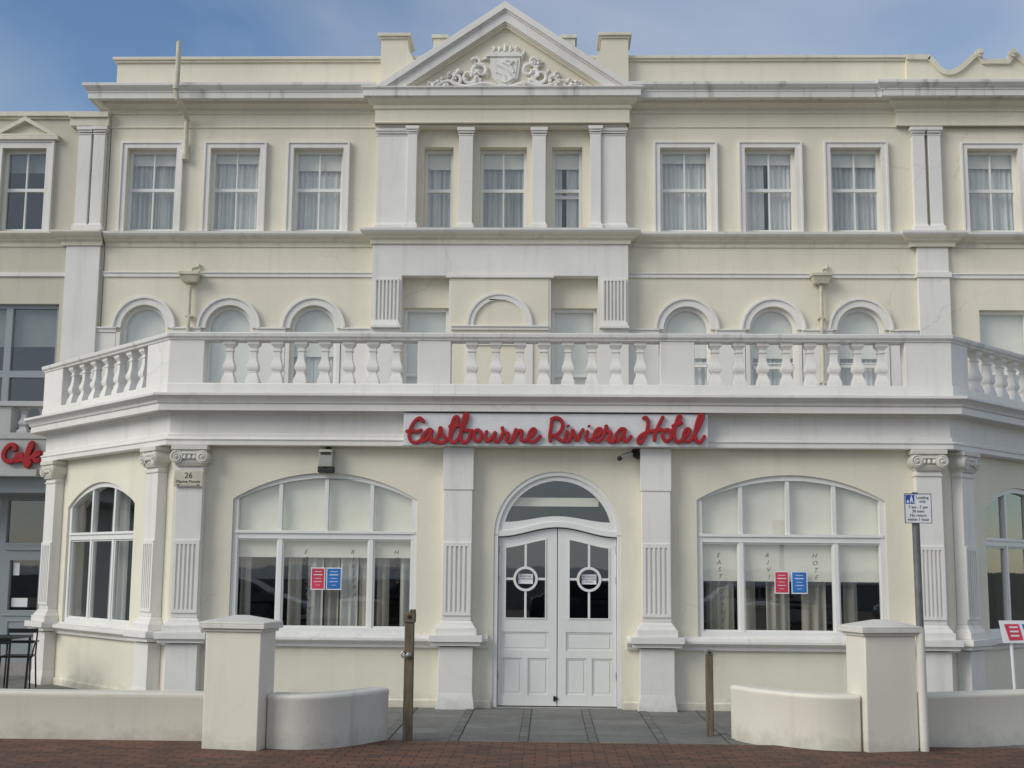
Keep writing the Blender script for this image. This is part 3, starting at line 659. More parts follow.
MB().sweep([(FL.p(u_l, 0, 0)[0], FL.p(u_l, 0, 0)[1]), (BL, YB), (-4.40, YB)], [(-0.03, 3.985), (0.19, 3.985), (0.19, 4.55), (-0.03, 4.55)]).build('balustrade_pier', 'white', H, 0.006)
MB().sweep([(4.475, YB), (BR, YB), (FRR.p(u_r, 0, 0)[0], FRR.p(u_r, 0, 0)[1])], [(-0.03, 3.985), (0.19, 3.985), (0.19, 4.55), (-0.03, 4.55)]).build('balustrade_pier', 'white', H, 0.006)
ul2 = s_of(FL, 62, off, 385)
pA = FL.p(ul2, 0, 0)
MB().sweep([(CL, YC+0.5), (CL, YC), (pA[0], pA[1])], [(-0.03, 3.985), (0.19, 3.985), (0.19, 4.55), (-0.03, 4.55)]).build('balustrade_pier', 'white', H, 0.006)
ur2 = LR-ul2; pB = FRR.p(ur2, 0, 0)
MB().sweep([(pB[0], pB[1]), (CRR, YC), (CRR, YC+0.5)], [(-0.03, 3.985), (0.19, 3.985), (0.19, 4.55), (-0.03, 4.55)]).build('balustrade_pier', 'white', H, 0.006)
for x_ in (CL, CRR): MB(Fr(x_, YU, -PI/2 if x_ < 0 else PI/2)).box(*((0.02, 0.3) if x_ < 0 else (-0.3, -0.02)), 3.985, 4.55, -0.03, 0.19).build('balustrade_pier', 'white', H, 0.006)
# square vase balusters
q2 = math.sqrt(2)
prof = [(0.085, 3.985), (0.085, 4.02), (0.078, 4.05), (0.060, 4.10), (0.050, 4.125), (0.052, 4.132), (0.052, 4.142), (0.048, 4.146), (0.066, 4.165), (0.075, 4.195), (0.072, 4.225), (0.056, 4.265), (0.045, 4.31), (0.041, 4.36), (0.040, 4.405), (0.052, 4.41), (0.052, 4.425), (0.042, 4.43), (0.042, 4.455), (0.060, 4.475), (0.070, 4.49), (0.078, 4.495), (0.078, 4.55)]
def mk_bal(x, y, rot, first=[None]):
    if first[0] is None:
        mb = MB(); mb.ringsec(x, y, [(r*q2, z) for r, z in prof], 4, PI/4)
        first[0] = mb.build('baluster', 'white', H, 0.003); return first[0]
    o_ = first[0].copy(); COL.objects.link(o_); o_.parent = H; h = ORG[H.name]; ORG[o_.name] = (x, y, 3.985); o_.location = (x-h[0], y-h[1], 3.985-h[2]); o_.rotation_euler.z = rot
    return o_
for X0_, X1_, n_ in ((-4.09, -1.94, 8), (-0.98, 1.16, 8), (2.11, 4.20, 8)):
    for i in range(n_): mk_bal(X0_+(X1_-X0_)*i/(n_-1), YB-0.09, 0)
nb_ = 7
for i in range(nb_):
    u = ul2+(u_l-ul2)*(i+0.62)/(nb_+0.24); p = FL.p(u, 0, 0.09); mk_bal(p[0], p[1], aL)
    u = LR-u; p = FRR.p(u, 0, 0.09); mk_bal(p[0], p[1], aR)
for i in range(6):
    for x_ in (CL-0.09, CRR+0.09): mk_bal(x_, YC+0.72+i*0.29, 0)
# sill band broken by the door
SILL = [(-0.02, 0.70), (0.05, 0.70), (0.06, 0.74), (0.10, 0.765), (0.13, 0.785), (0.13, 0.82), (0.03, 0.85), (0.03, 0.865), (-0.02, 0.865)]
MB().sweep([(CL, YU), (CL, YC), (BL, YB), (DC-0.86, YB)], SILL).build('sill_band', 'white', H, 0.004)
MB().sweep([(DC+0.86, YB), (BR, YB), (CRR, YC), (CRR, YU)], SILL).build('sill_band', 'white', H, 0.004)
PL = [(-0.02, -0.2), (0.025, -0.2), (0.025, 0.06), (0.0, 0.075)]
MB().sweep([(CL, YU), (CL, YC), (BL, YB), (DC-0.82, YB)], PL).build('plinth', 'cream', H, 0.004)
MB().sweep([(DC+0.82, YB), (BR, YB), (CRR, YC), (CRR, YU)], PL).build('plinth', 'cream', H, 0.004)
# pilasters of the bay
def bay_pil(F, c, w, ionic, flutes=5, d=0.14):
    h = w/2; mb = MB(F)
    mb.box(c-h-0.03, c+h+0.03, -0.05, 0.72, 0.003, d+0.04); mb.taper(c-h-0.07, c+h+0.07, -0.1, 0.17, 0.003, d+0.08, 0.04)
    mb.box(c-h-0.12, c+h+0.12, 0.735, 0.785, 0.003, d+0.10); mb.box(c-h-0.15, c+h+0.15, 0.785, 0.865, 0.003, d+0.14)
    mb.box(c-h-0.075, c+h+0.075, 0.865, 0.95, 0.003, d+0.075); mb.taper(c-h-0.06, c+h+0.06, 0.95, 1.00, 0.003, d+0.06, 0.03); mb.taper(c-h-0.03, c+h+0.03, 1.0, 1.04, 0.003, d+0.03, 0.03)
    top_ = 2.93 if ionic else 3.195
    mb.box(c-h, c+h, 1.04, top_, 0.003, d)
    pl = mb.build('pilaster', 'white', H, 0.005)
    m2 = MB(F); m2.plate(rect(c-h+0.004, c+h-0.004, 1.10, 2.0), slots(c-h+0.035, c+h-0.035, 1.14, 1.95, flutes, 0.48), d-0.002, d+0.018); m2.build('fluting', 'white', pl, 0.003)
    if not ionic:
        MB(F).box(c-h-0.012, c+h+0.012, 2.655, 3.19, 0.004, d+0.012).build('pilaster_head', 'white', pl, 0.004)
    else:
        mc = MB(F)
        mc.box(c-h-0.012, c+h+0.012, 2.86, 2.885, 0.003, d+0.014)
        mc.taper(c-h, c+h, 2.93, 2.985, 0.003, d+0.03, -0.03)
        mc.box(c-h-0.01, c+h+0.01, 2.985, 3.10, 0.003, d+0.035)
        mc.box(c-h-0.06, c+h+0.06, 3.135, 3.19, 0.003, d+0.08)
        mc.box(c-h-0.04, c+h+0.04, 3.10, 3.135, 0.003, d+0.055)
        r = 0.083
        for s in (-1, 1):
            cx = c+s*(h-0.005); cz = 3.045
            mc.plate(arcp(cx, cz, r, 0, 2*PI*0.9999, 22), [], 0.003, d+0.07)
            P = [];n_ = 34
            for i in range(n_+1):
                t = i/n_; a = PI/2 - s*t*2*PI*1.9; rr = (r-0.012)*(1-0.82*t); P.append((cx+rr*math.cos(a), cz+rr*math.sin(a), d+0.074))
            mc.tube(P, 0.0105, 6)
            mc.tube([(cx, cz, d+0.06), (cx, cz, d+0.09)], 0.018, 8)
        mc.tube([(c-h*0.55, 3.09, d+0.05), (c+h*0.55, 3.09, d+0.05)], 0.02, 8)
        for k in range(3): mc.tube([(c+(k-1)*0.06, 3.07, d+0.035), (c+(k-1)*0.06, 3.02, d+0.055)], 0.024, 8)
        mc.build('capital', 'off_white', pl, 0.003)
    return pl
bay_pil(FB, -4.53, 0.34, True); bay_pil(FB, 4.73, 0.32, True)
bay_pil(FB, -1.13, 0.36, False); bay_pil(FB, 1.345, 0.36, False)
sl = LL-(s_of(FL, 154.5, 0.1)); 
bay_pil(FL, LL-0.33, 0.32, True); bay_pil(FRR, 0.33, 0.32, True)
bay_pil(FL, 0.26, 0.34, True); bay_pil(FRR, LR-0.26, 0.34, True)

# big arched windows of the bay
def bay_window(F, W_, ups, lows, zt=(2.03, 2.13), bl=None, fw=0.07, drapes=(), letters=None, glassm='glass'):
    u0, u1, z0, zs, zp = W_; dset = -0.075
    out = archpoly(*W_); inn = archpoly(u0+fw, u1-fw, z0+fw, zs+0.01, zp-fw)
    mb = MB(F); mb.plate(out, [inn], dset-0.06, dset+0.04)
    mb.box(u0+0.04, u1-0.04, zt[0], zt[1], dset-0.055, dset+0.034); mb.box(u0+0.03, u1-0.03, zt[1]-0.03, zt[1]+0.005, dset+0.03, dset+0.055)
    for u in ups: mb.box(u-0.025, u+0.025, zt[1]-0.01, archz(u, u0+fw, u1-fw, zs+0.01, zp-fw)+0.02, dset-0.05, dset+0.028)
    for u in lows: mb.box(u-0.028, u+0.028, z0+0.04, zt[0]+0.01, dset-0.05, dset+0.028)
    # thin casement frames inside each lower light
    es = [u0+fw-0.012]+list(lows)+[u1-fw+0.012]
    for i in range(len(es)-1):
        a, b = es[i]+(0.026 if i else 0.0), es[i+1]-(0.026 if i < len(es)-2 else 0.0)
        mb.plate(rect(a, b, z0+0.05, zt[0]+0.005), [rect(a+0.022, b-0.022, z0+fw+0.02, zt[0]-0.022)], dset-0.04, dset+0.012)
    w = mb.build('window', 'joinery', H, 0.004)
    MB(F).plate(inn, [], dset-0.022, dset-0.016).build('pane', glassm, w, smooth=False)
    return w
dset = -0.12
wL = bay_window(FB, LW, (-3.40, -2.815, -2.235), (-3.39, -2.235))
wR = bay_window(FB, RW, (2.42, 3.01, 3.59), (2.42, 3.60))
def blinds(w, F, spans, z0, z1, d=-0.16, mat='blind'):
    for a, b in spans: MB(F).box(a, b, z0, z1, d, d+0.004).build('blind', mat, w, smooth=False)
blinds(wL, FB, ((-3.98, -1.68),), 1.80, 2.86); blinds(wR, FB, ((1.89, 4.18),), 1.55, 2.88)
for (a, b, m_) in ((-3.93, -3.80, 'drape'), (-3.32, -3.14, 'drape'), (-3.06, -2.86, 'curtain'), (-2.84, -2.66, 'drape'), (-2.64, -2.42, 'curtain'), (-2.40, -2.28, 'drape'), (-2.17, -2.02, 'drape'), (-1.88, -1.72, 'curtain')): curtain(FB, a, b, 0.3, 2.6, -0.26, 0.11, 0.03).build('curtain', m_, wL, recalc=False)
for (a, b) in ((2.0, 2.35), (2.44, 2.62), (2.75, 3.05), (3.2, 3.5), (3.72, 3.9)): curtain(FB, a, b, 0.3, 2.6, -0.26, 0.12, 0.03).build('curtain', 'drape', wR, recalc=False)
CWL = (cw0, cw1, 0.86, 2.50, 2.83); wd = cw1-cw0
wC = bay_window(FL, CWL, (cw0+wd*0.34, cw0+wd*0.67), (cw0+wd*0.34, cw0+wd*0.67))
curtain(FL, cw0+0.5, cw0+1.05, 0.3, 2.7, -0.45, 0.12, 0.03).build('curtain', 'curtain', wC, recalc=False)
CWR = (ca, cb, 0.86, 2.50, 2.83)
wD = bay_window(FRR, CWR, (ca+wd*0.34, ca+wd*0.67), (ca+wd*0.34, ca+wd*0.67))
curtain(FRR, ca+0.2, ca+0.5, 0.3, 2.7, -0.45, 0.12, 0.03).build('curtain', 'drape', wD, recalc=False)
# stencilled words down the panes
def column_word(w, F, word, u, z, step, size):
    mb = MB(F)
    for i, ch in enumerate(word): mb.text(ch, size, u+0.006*i, z-step*i, -0.085, shear=0.3, ext=0.0008)
    return mb.build('lettering', 'window_letters', w, smooth=False)
for w, xs, zz in ((wL, (-3.07, -2.475, -1.92), 1.845), (wR, (2.135, 2.745, 3.335), 1.845)):
    for word, u in zip(('EASTBOURNE', 'RIVIERA', 'HOTEL'), xs): column_word(w, FB, word, u, zz, 0.0885, 0.078)
# interior of the bay: floor, rear partition, ceiling
mb = MB(); tpi = [(CL+0.3, YU-0.2), (CL+0.3, YC+0.1), (BL+0.1, YB+0.29), (BR-0.1, YB+0.29), (CRR-0.3, YC+0.1), (CRR-0.3, YU-0.2)]
mb.v = [(x, y, 0.02) for x, y in tpi]; mb.f = [tuple(range(6))]; mb.build('bay_floor', 'interior', H, smooth=False)
MB(Fr(0, YU)).box(CL+0.3, CRR-0.3, 0, 3.4, -0.2, -0.05).build('rear_partition', 'interior', H)

# ------------------------------------------------------------------ entrance
FD = Fr(0, YB-0.055)
mb = MB(FD)
outl = archpoly(DC-0.798, DC+0.798, -0.03, 2.10, 2.897, 32)
zt_ = lambda u: 2.16+0.10*math.cos(min(1, abs(u-DC)/0.70)*PI/2)**1.0
zl_ = lambda u: 2.08+0.12*(0.5+0.5*math.cos(min(1, abs(u-DC)/0.745)*PI))
N_ = 24
us = [DC-0.745+1.49*i/N_ for i in range(N_+1)]
opening = [(us[0], -0.025)] + [(us[-1], -0.025)] + [(u, zl_(u)) for u in us[::-1]]
R2 = 0.685
fa = [(DC+R2*math.cos(a), 2.10+R2*math.sin(a)) for a in [math.radians(14)+(PI-2*math.radians(14))*i/28 for i in range(29)]]
ub = [DC-R2*math.cos(math.radians(14))+2*R2*math.cos(math.radians(14))*i/N_ for i in range(1, N_)]
fan = fa + [(u, 2.265+0.075*(0.5+0.5*math.cos(min(1, abs(u-DC)/0.665)*PI))) for u in ub]
mb.plate(outl, [opening, fan], -0.20, -0.10)
dfm = mb.build('door_frame', 'joinery', H, 0.005)
MB(FD).plate(arcp(DC, 2.10, 0.80, 0, PI, 32)+arcp(DC, 2.10, 0.745, 0, PI, 32)[::-1], [], -0.102, -0.07).box(DC-0.80, DC-0.747, -0.03, 2.095, -0.102, -0.07).box(DC+0.747, DC+0.80, -0.03, 2.095, -0.102, -0.07).build('architrave', 'joinery', dfm, 0.004)
mb = MB(FD)
tr_ = [(u, zl_(u)+0.004) for u in us]; tr2 = [(u, zl_(u)+0.07) for u in us][::-1]
mb.plate(tr_+tr2, [], -0.105, -0.075); mb.build('transom', 'joinery', dfm, 0.004)
MB(FD).plate(fan, [], -0.155, -0.15).build('pane', 'glass', dfm, smooth=False)
MB(FD).box(DC-0.62, DC+0.52, 2.47, 2.58, -0.24, -0.23).build('blind', 'blind', dfm, smooth=False)  # pale strip added behind the fanlight to brighten its glass with a light band
def leaf(a, b, ga, gb):
    top_ = [(u, zl_(u)-0.012) for u in [a+(b-a)*i/12 for i in range(13)]][::-1]
    outl = [(a, 0.0), (b, 0.0)] + top_
    gl = [(ga, 1.06), (gb, 1.06)] + [(u, zl_(u)-0.13) for u in [ga+(gb-ga)*i/12 for i in range(13)]][::-1]
    mb = MB(FD); mb.plate(outl, [gl], -0.185, -0.155)
    pn = [rect(ga-0.03, gb+0.03, 0.67, 0.90), rect(ga-0.03, (ga+gb)/2-0.035, 0.13, 0.58), rect((ga+gb)/2+0.035, gb+0.03, 0.13, 0.58)]
    mb.plate(outl, [gl]+pn, -0.157, -0.135)
    for p in pn:
        x0, x1, z0, z1 = p[0][0], p[1][0], p[0][1], p[2][1]
        mb.plate(rect(x0+0.001, x1-0.001, z0+0.001, z1-0.001), [rect(x0+0.022, x1-0.022, z0+0.022, z1-0.022)], -0.158, -0.147)
        mb.taper(x0+0.035, x1-0.035, z0+0.035, z1-0.035, -0.158, -0.148, 0.0)
    # beads round the glass
    gi = [(ga+0.014, 1.074), (gb-0.014, 1.074)] + [(u, zl_(u)-0.145) for u in [ga+0.014+(gb-ga-0.028)*i/12 for i in range(13)]][::-1]
    mb.plate(gl, [gi], -0.15, -0.125)
    c = (ga+gb)/2; zc = 1.555
    mb.plate(arcp(c, zc, 0.155, 0, 2*PI*0.9999, 30), [arcp(c, zc, 0.123, 0, 2*PI*0.9999, 30)], -0.185, -0.12)
    mb.box(c-0.014, c+0.014, 1.07, zc-0.145, -0.175, -0.13); mb.box(c-0.014, c+0.014, zc+0.145, zl_(c)-0.135, -0.175, -0.13)
    mb.box(ga+0.005, c-0.145, zc-0.014, zc+0.014, -0.175, -0.13); mb.box(c+0.145, gb-0.005, zc-0.014, zc+0.014, -0.175, -0.13)
    d_ = mb.build('door', 'joinery', H, 0.003)
    MB(FD).plate(gl, [], -0.172, -0.167).build('pane', 'glass_door', d_, smooth=False)
    return d_, c, zc
dl, c1, zc = leaf(DC-0.74, DC-0.005, -0.54, -0.02)
dr, c2, zc = leaf(DC+0.005, DC+0.74, 0.26, 0.775)
MB(FD).box(0.075, 0.105, 0.06, 0.12, -0.135, -0.115).box(DC-0.03, DC+0.01, 0.08, 0.10, -0.135, -0.12).build('bolt', 'black_metal', dl)
for z in (0.32, 1.50, 1.88):
    MB(FD).tube([(DC-0.742, z, -0.128), (DC-0.742, z+0.09, -0.128)], 0.011, 8).build('hinge', 'steel', dl)
    MB(FD).tube([(DC+0.742, z, -0.128), (DC+0.742, z+0.09, -0.128)], 0.011, 8).build('hinge', 'steel', dr)
MB(FD).box(DC-0.80, DC+0.80, -0.045, -0.012, -0.28, -0.06).build('threshold', 'kerb', H, 0.005)
for c, rows, lb in ((c1, ('PLEASE USE', 'OTHER DOOR'), 'white paper notice inside the round light of the left door leaf'), (c2, ('NO PARKING', 'BEHIND THESE', 'DOORS'), 'white paper notice inside the round light of the right door leaf')):
    nn_ = thing('door_notice', (c, YB+0.16, zc-0.07), lb, 'notice', 'notices on the entrance doors')
    MB(FD).box(c-0.092, c+0.092, zc-0.062, zc+0.062, -0.166, -0.163).build('sheet', 'paper', nn_, smooth=False)
    mb = MB(FD)
    for i, r_ in enumerate(rows): mb.text(r_, 0.028, c, zc+0.022-i*0.032, -0.1625, ext=0.0005)
    mb.build('lettering', 'ink', nn_, smooth=False)

# ------------------------------------------------------------------ pipes on the upper front
for px in (190, 821):
    X, Z = at(px, 285, YU-0.1)
    mb = MB(U); mb.tube([(X, 3.8, 0.10), (X, Z, 0.10)], 0.032, 10)
    for zz in (4.8, 5.9): mb.box(X-0.06, X+0.06, zz, zz+0.03, 0.003, 0.13)
    dp = mb.build('drainpipe', 'pipe', H)
    mb = MB(U); mb.taper(X-0.16, X+0.16, 6.62, 6.50, 0.02, 0.22, 0.04); mb.box(X-0.18, X+0.18, 6.62, 6.67, 0.015, 0.24); mb.tube(crom([(X+0.02, 6.66, 0.12), (X+0.03, 6.74, 0.1), (X+0.11, 6.78, 0.05), (X+0.12, 6.84, 0.03)]), 0.028, 8); mb.build('hopper', 'pipe', dp, 0.004)
X = -6.43
mb = MB(U)
mb.tube([(X, 10.66, 0.55), (X, 9.95, 0.55), (X-0.02, 9.82, 0.55), (X, 9.66, 0.52), (X+0.04, 9.55, 0.22), (X+0.06, 9.40, 0.10), (X+0.06, 8.72, 0.08)], 0.045, 10)
mb.tube([(X-0.01, 9.86, 0.55), (X-0.01, 9.80, 0.55)], 0.062, 10); mb.tube([(X+0.06, 8.80, 0.08), (X+0.06, 8.70, 0.08)], 0.06, 10); mb.tube([(X+0.06, 9.46, 0.1), (X+0.06, 9.40, 0.1)], 0.056, 10)
mb.build('vent_pipe', 'pipe', H)

# ================================================================== CAFE (left neighbour)
cafe = thing('cafe_building', (-10.7, 21.5, 0), 'shaded cream neighbouring building with dark sash windows and a small balcony over a cafe front', 'building')
K = cafe
kx0 = -14.5
MB(U).plate(rect(kx0, -7.735, 3.7, 9.46), [rect(-9.62, -8.84, 7.44, 8.92), rect(-10.25, -8.47, 3.9, 6.14), rect(-12.4, -11.6, 7.44, 8.92), rect(-13.1, -11.4, 3.9, 6.14)], -0.3, 0).build('upper_wall', 'cream_shaded', K)
MB(U).box(kx0, -7.735, 9.46, 9.50, -0.35, 0.04).box(kx0, -7.735, 9.50, 9.585, -0.37, 0.08).build('coping', 'cornice_cream', K, 0.006)
MB(U).box(-8.42, -7.74, 9.30, 9.45, 0.003, 0.13).box(-8.44, -7.74, 9.45, 9.55, 0.085, 0.17).build('entablature', 'cornice_cream', K, 0.005)
pil_small(U, -8.26, -8.04, 7.42, 9.29, 0.10, K); pil_small(U, -7.99, -7.79, 7.42, 9.29, 0.12, K)
MB().sweep([(kx0, YU+0.01), (-8.42, YU+0.01), (-8.42, YU-0.09), (-7.74, YU-0.09)], [(0.0, 7.15), (0.03, 7.15), (0.035, 7.22), (0.09, 7.25), (0.10, 7.27), (0.15, 7.30), (0.19, 7.355), (0.19, 7.385), (0.0, 7.41)]).build('ledge', 'cornice_cream', K, 0.004)
MB(U).box(-8.37, -7.78, 3.7, 7.15, 0.003, 0.09).build('pilaster', 'white', K, 0.005)
MB(U).box(kx0, -8.38, 6.62, 6.69, 0.003, 0.035).build('string_course', 'white', K, 0.003)
for a in (-9.62, -12.4):
    w = reveal_win(K, U, a, a+0.78, 7.44, 8.92, cw=False, gm='glass', blindh=0.28, blmat='blind_grey')
    surround(w, U, a, a+0.78, 7.40, 8.92, 0.14)
    mb = MB(U); c = a+0.39
    mb.box(c-0.60, c+0.60, 9.06, 9.12, 0.003, 0.12)
    mb.plate([(c-0.62, 9.121), (c+0.62, 9.121), (c, 9.48)], [[(c-0.42, 9.165), (c+0.42, 9.165), (c, 9.40)]], 0.003, 0.12)
    mb.plate([(c-0.43, 9.16), (c+0.43, 9.16), (c, 9.41)], [], 0.002, 0.02)
    mb.build('pediment_hood', 'cornice_cream', w, 0.004)
for a, b in ((-10.25, -8.47), (-13.1, -11.4)):
    mb = MB(U); mb.plate(rect(a, b, 3.9, 6.14), [rect(a+0.06, (a+b)/2-0.06, 4.98, 6.07), rect((a+b)/2+0.06, b-0.06, 4.98, 6.07), rect(a+0.06, (a+b)/2-0.06, 3.96, 4.86), rect((a+b)/2+0.06, b-0.06, 3.96, 4.86)], -0.16, -0.08)
    w = mb.build('window', 'joinery_grey', K, 0.005); MB(U).box(a+0.05, b-0.05, 3.95, 6.08, -0.14, -0.134).build('pane', 'glass', w, smooth=False)
    MB(U).box(a+0.05, b-0.05, 5.42, 6.1, -0.22, -0.215).build('blind', 'blind_grey', w, smooth=False)
mb = MB(U); mb.box(kx0, -7.75, 3.4, 3.69, -6, -0.31); mb.box(kx0, -7.75, 7.0, 7.2, -6, -0.31); mb.box(kx0, -7.75, 3.7, 9.4, -6.2, -6.0); mb.box(kx0, kx0+0.2, -0.2, 9.4, -6, -0.31); mb.box(kx0, -7.75, 9.3, 9.4, -5.99, -0.31); mb.build('floor_slabs', 'interior', K)
MB(Fr(0, YU)).box(kx0, -7.75, 0, 3.4, -6.2, -6.0).build('rear_wall', 'interior', K)
# balcony with fascia and balusters
YK = 19.55; FK = Fr(0, YK)
MB(FK).box(kx0, CL-0.06, 3.06, 3.60, -1.94, 0).box(kx0, CL-0.46, 3.02, 3.13, -1.94, 0.06).build('balcony', 'cafe_white_shaded', K, 0.006)
MB(FK).box(kx0, CL-0.25, 3.60, 3.70, -0.26, 0.02).build('balcony_plinth', 'cafe_white_shaded', K, 0.005)
MB(FK).box(kx0, CL-0.25, 4.11, 4.19, -0.28, 0.04).build('top_rail', 'cafe_white_shaded', K, 0.006)
x = at(21.4, 418, YK)[0]; i = 0
mb = MB(); mb.ringsec(x, YK+0.12, [(r*q2*0.95, 3.69+(z-3.985)*0.75) for r, z in prof], 4, PI/4); b0 = mb.build('baluster', 'cafe_white_shaded', K, 0.003)
for i in range(-2, 20):
    if i == 0: continue
    xx = x-0.295*i
    if xx > CL-0.35 or xx < kx0+0.1: continue
    if i % 8 == 1:
        continue
    o_ = b0.copy(); COL.objects.link(o_); o_.parent = K; o_.location = (xx-ORG[K.name][0], YK+0.12-ORG[K.name][1], 3.69)
for i in (1, 9, 17):
    xx = x-0.295*i; MB(FK).box(xx-0.13, xx+0.13, 3.69, 4.12, -0.24, 0.0).build('balustrade_pier', 'cafe_white_shaded', K, 0.005)
# cafe front
YS = 20.5; FS = Fr(0, YS)
MB(FS).box(kx0, -7.43, 2.78, 3.02, -0.4, 0.75).box(kx0, -7.43, 3.02, 3.06, -0.4, 0.3).build('canopy', 'joinery_grey', K, 0.006)
Xd = at(5, 560, YS)[0]
fr_holes = [rect(Xd-0.03, Xd+0.66, 2.02, 2.70), rect(Xd-0.85, Xd-0.15, 2.02, 2.70), rect(Xd-0.85, Xd-0.15, 0.95, 1.85), rect(Xd+0.06, Xd+0.54, 0.95, 1.74), rect(Xd-2.2, Xd-1.0, 0.5, 2.70)]
mb = MB(FS); mb.plate(rect(kx0, -7.45, 0.0, 2.78), fr_holes, -0.15, -0.05); mb.box(Xd-0.02, Xd+0.66, 0.86, 0.88, -0.05, -0.03); mb.box(Xd-0.02, Xd+0.66, 1.90, 1.96, -0.05, -0.02)
mb.plate(rect(Xd+0.06, Xd+0.54, 0.22, 0.80), [rect(Xd+0.09, Xd+0.51, 0.25, 0.77)], -0.052, -0.035)
cf = mb.build('shopfront', 'joinery_grey', K, 0.005)
MB(FS).box(kx0+0.1, -7.5, 0.45, 2.72, -0.12, -0.114).build('pane', 'glass', cf, smooth=False)
MB(Fr(0, YS)).box(kx0, -7.45, -0.25, 0.13, -1.0, 0.5).build('step', 'kerb', K, 0.01)
o_ = MB(FS).box(Xd+0.10, Xd+0.20, 1.50, 1.70, -0.112, -0.109).build('door_poster', 'poster_ink', smooth=False); tag(o_, 'small pink and white poster high on the cafe door glass', 'poster')
o_ = MB(FS).box(Xd+0.10, Xd+0.36, 1.0, 1.14, -0.112, -0.109).build('door_notice', 'paper', smooth=False); tag(o_, 'small white notice low on the cafe door glass', 'notice')

# ================================================================== SIGNS AND FITTINGS
def strokes(mb, Y, origin, scale, lst, r, d, flat=1.0):
    for k_, s in enumerate(lst):
        P = []
        for x_, y_ in (crom(s, 5) if len(s) > 2 else s):
            X, Z = at(origin[0]+x_/scale, origin[1]+y_/scale, Y); P.append((X, Z, d))
        P = [(p[0], p[1], p[2]+0.0005*k_+0.003*i/len(P)) for i, p in enumerate(P)]
        mb.tube(P, r, 12, flat, 0.4)
def ell(cx, cy, rx, ry, n=14): return [(cx+rx*math.cos(2*PI*i/n+0.6), cy+ry*math.sin(2*PI*i/n+0.6)) for i in range(n+2)]
YG = 15.86
sg = thing('hotel_sign', (0.08, YG+0.1, 3.19), 'long white fascia board with red script lettering over the entrance', 'sign')
FG = Fr(0, YG)
MB(FG).box(-1.815, 1.985, 3.195, 3.605, -0.215, -0.05).build('board', 'sign_board', sg, 0.006)
mb = MB(FG)
S1 = [[(300, 178), (275, 140), (240, 128), (180, 175), (130, 270), (115, 360), (145, 425), (205, 440), (265, 410), (300, 370)], [(78, 298), (150, 290), (215, 300), (275, 278)],
      [(405, 285), (370, 272), (310, 330), (275, 395), (305, 420), (365, 365), (408, 280)], [(408, 280), (392, 370), (405, 420), (440, 425), (490, 345), (518, 240)],
      [(518, 240), (535, 325), (580, 390), (560, 435), (500, 440), (440, 418)], [(575, 410), (630, 380), (680, 280), (735, 170), (735, 115), (695, 125), (655, 230), (640, 340), (650, 420), (695, 440), (745, 395)],
      [(625, 235), (690, 232), (770, 215)], [(745, 395), (800, 270), (850, 150), (862, 90), (830, 85), (800, 190), (778, 320), (785, 420), (830, 440), (875, 400), (900, 320), (880, 285), (830, 285)], [(880, 290), (930, 285)]]
strokes(mb, YG, (400, 408), 12.8, S1, 0.0235, -0.022, 0.75)
S2 = [ell(95, 352, 48, 72), [(215, 290), (198, 360), (215, 422), (260, 400), (325, 305)], [(325, 305), (308, 380), (335, 430), (385, 395), (418, 320)], [(412, 240), (428, 310), (480, 320), (488, 350), (462, 400), (490, 435), (530, 425), (560, 350), (590, 265)],
      [(590, 265), (578, 330), (550, 430)], [(556, 410), (600, 320), (640, 285), (665, 310), (650, 390), (685, 422), (735, 395), (800, 345), (838, 290), (805, 265), (760, 320), (750, 400), (800, 432), (860, 400), (903, 352)]]
strokes(mb, YG, (470, 408), 12.8, S2, 0.0235, -0.022, 0.75)
S3 = [[(105, 130), (90, 250), (75, 350), (82, 430)], [(88, 145), (150, 122), (215, 150), (240, 220), (215, 290), (150, 345), (95, 350)], [(120, 350), (175, 385), (215, 415), (262, 410), (280, 350), (300, 290)],
      [(300, 290), (275, 370), (290, 420), (335, 400), (365, 275)], [(365, 275), (395, 350), (425, 410), (465, 330), (505, 268)], [(308, 222), (312, 230)], [(575, 225), (580, 233)],
      [(560, 290), (540, 370), (565, 422), (615, 395), (690, 350), (738, 290), (705, 260), (655, 310), (640, 385), (690, 425), (745, 385), (780, 300), (798, 220)],
      [(798, 220), (815, 290), (855, 320), (835, 390), (865, 432), (915, 395)]]
strokes(mb, YG, (544, 408), 12.8, S3, 0.0235, -0.022, 0.75)
S4 = [[(215, 180), (180, 178), (140, 225), (130, 270), (155, 280), (195, 230), (215, 180), (203, 240), (218, 285), (250, 262), (268, 235)], [(60, 260), (85, 285), (130, 262)],
      [(368, 90), (395, 80), (412, 125), (400, 200), (365, 280), (335, 298), (325, 270), (355, 230), (420, 200), (490, 190), (535, 182)], [(540, 72), (505, 140), (472, 215), (465, 280)],
      ell(572, 232, 36, 50), [(610, 200), (660, 130), (690, 80), (670, 75), (645, 150), (635, 230), (650, 282), (685, 285), (722, 245), (755, 220), (765, 185), (738, 180), (715, 225), (725, 275), (765, 280), (805, 230)],
      [(618, 155), (655, 140), (705, 125)], [(805, 230), (855, 140), (882, 70), (855, 62), (828, 130), (812, 220), (825, 280), (860, 290), (895, 235)]]
strokes(mb, YG, (600, 408), 8.533, S4, 0.0235, -0.022, 0.75)
mb.build('lettering', 'red_letters', sg)
ks = MB(FK)
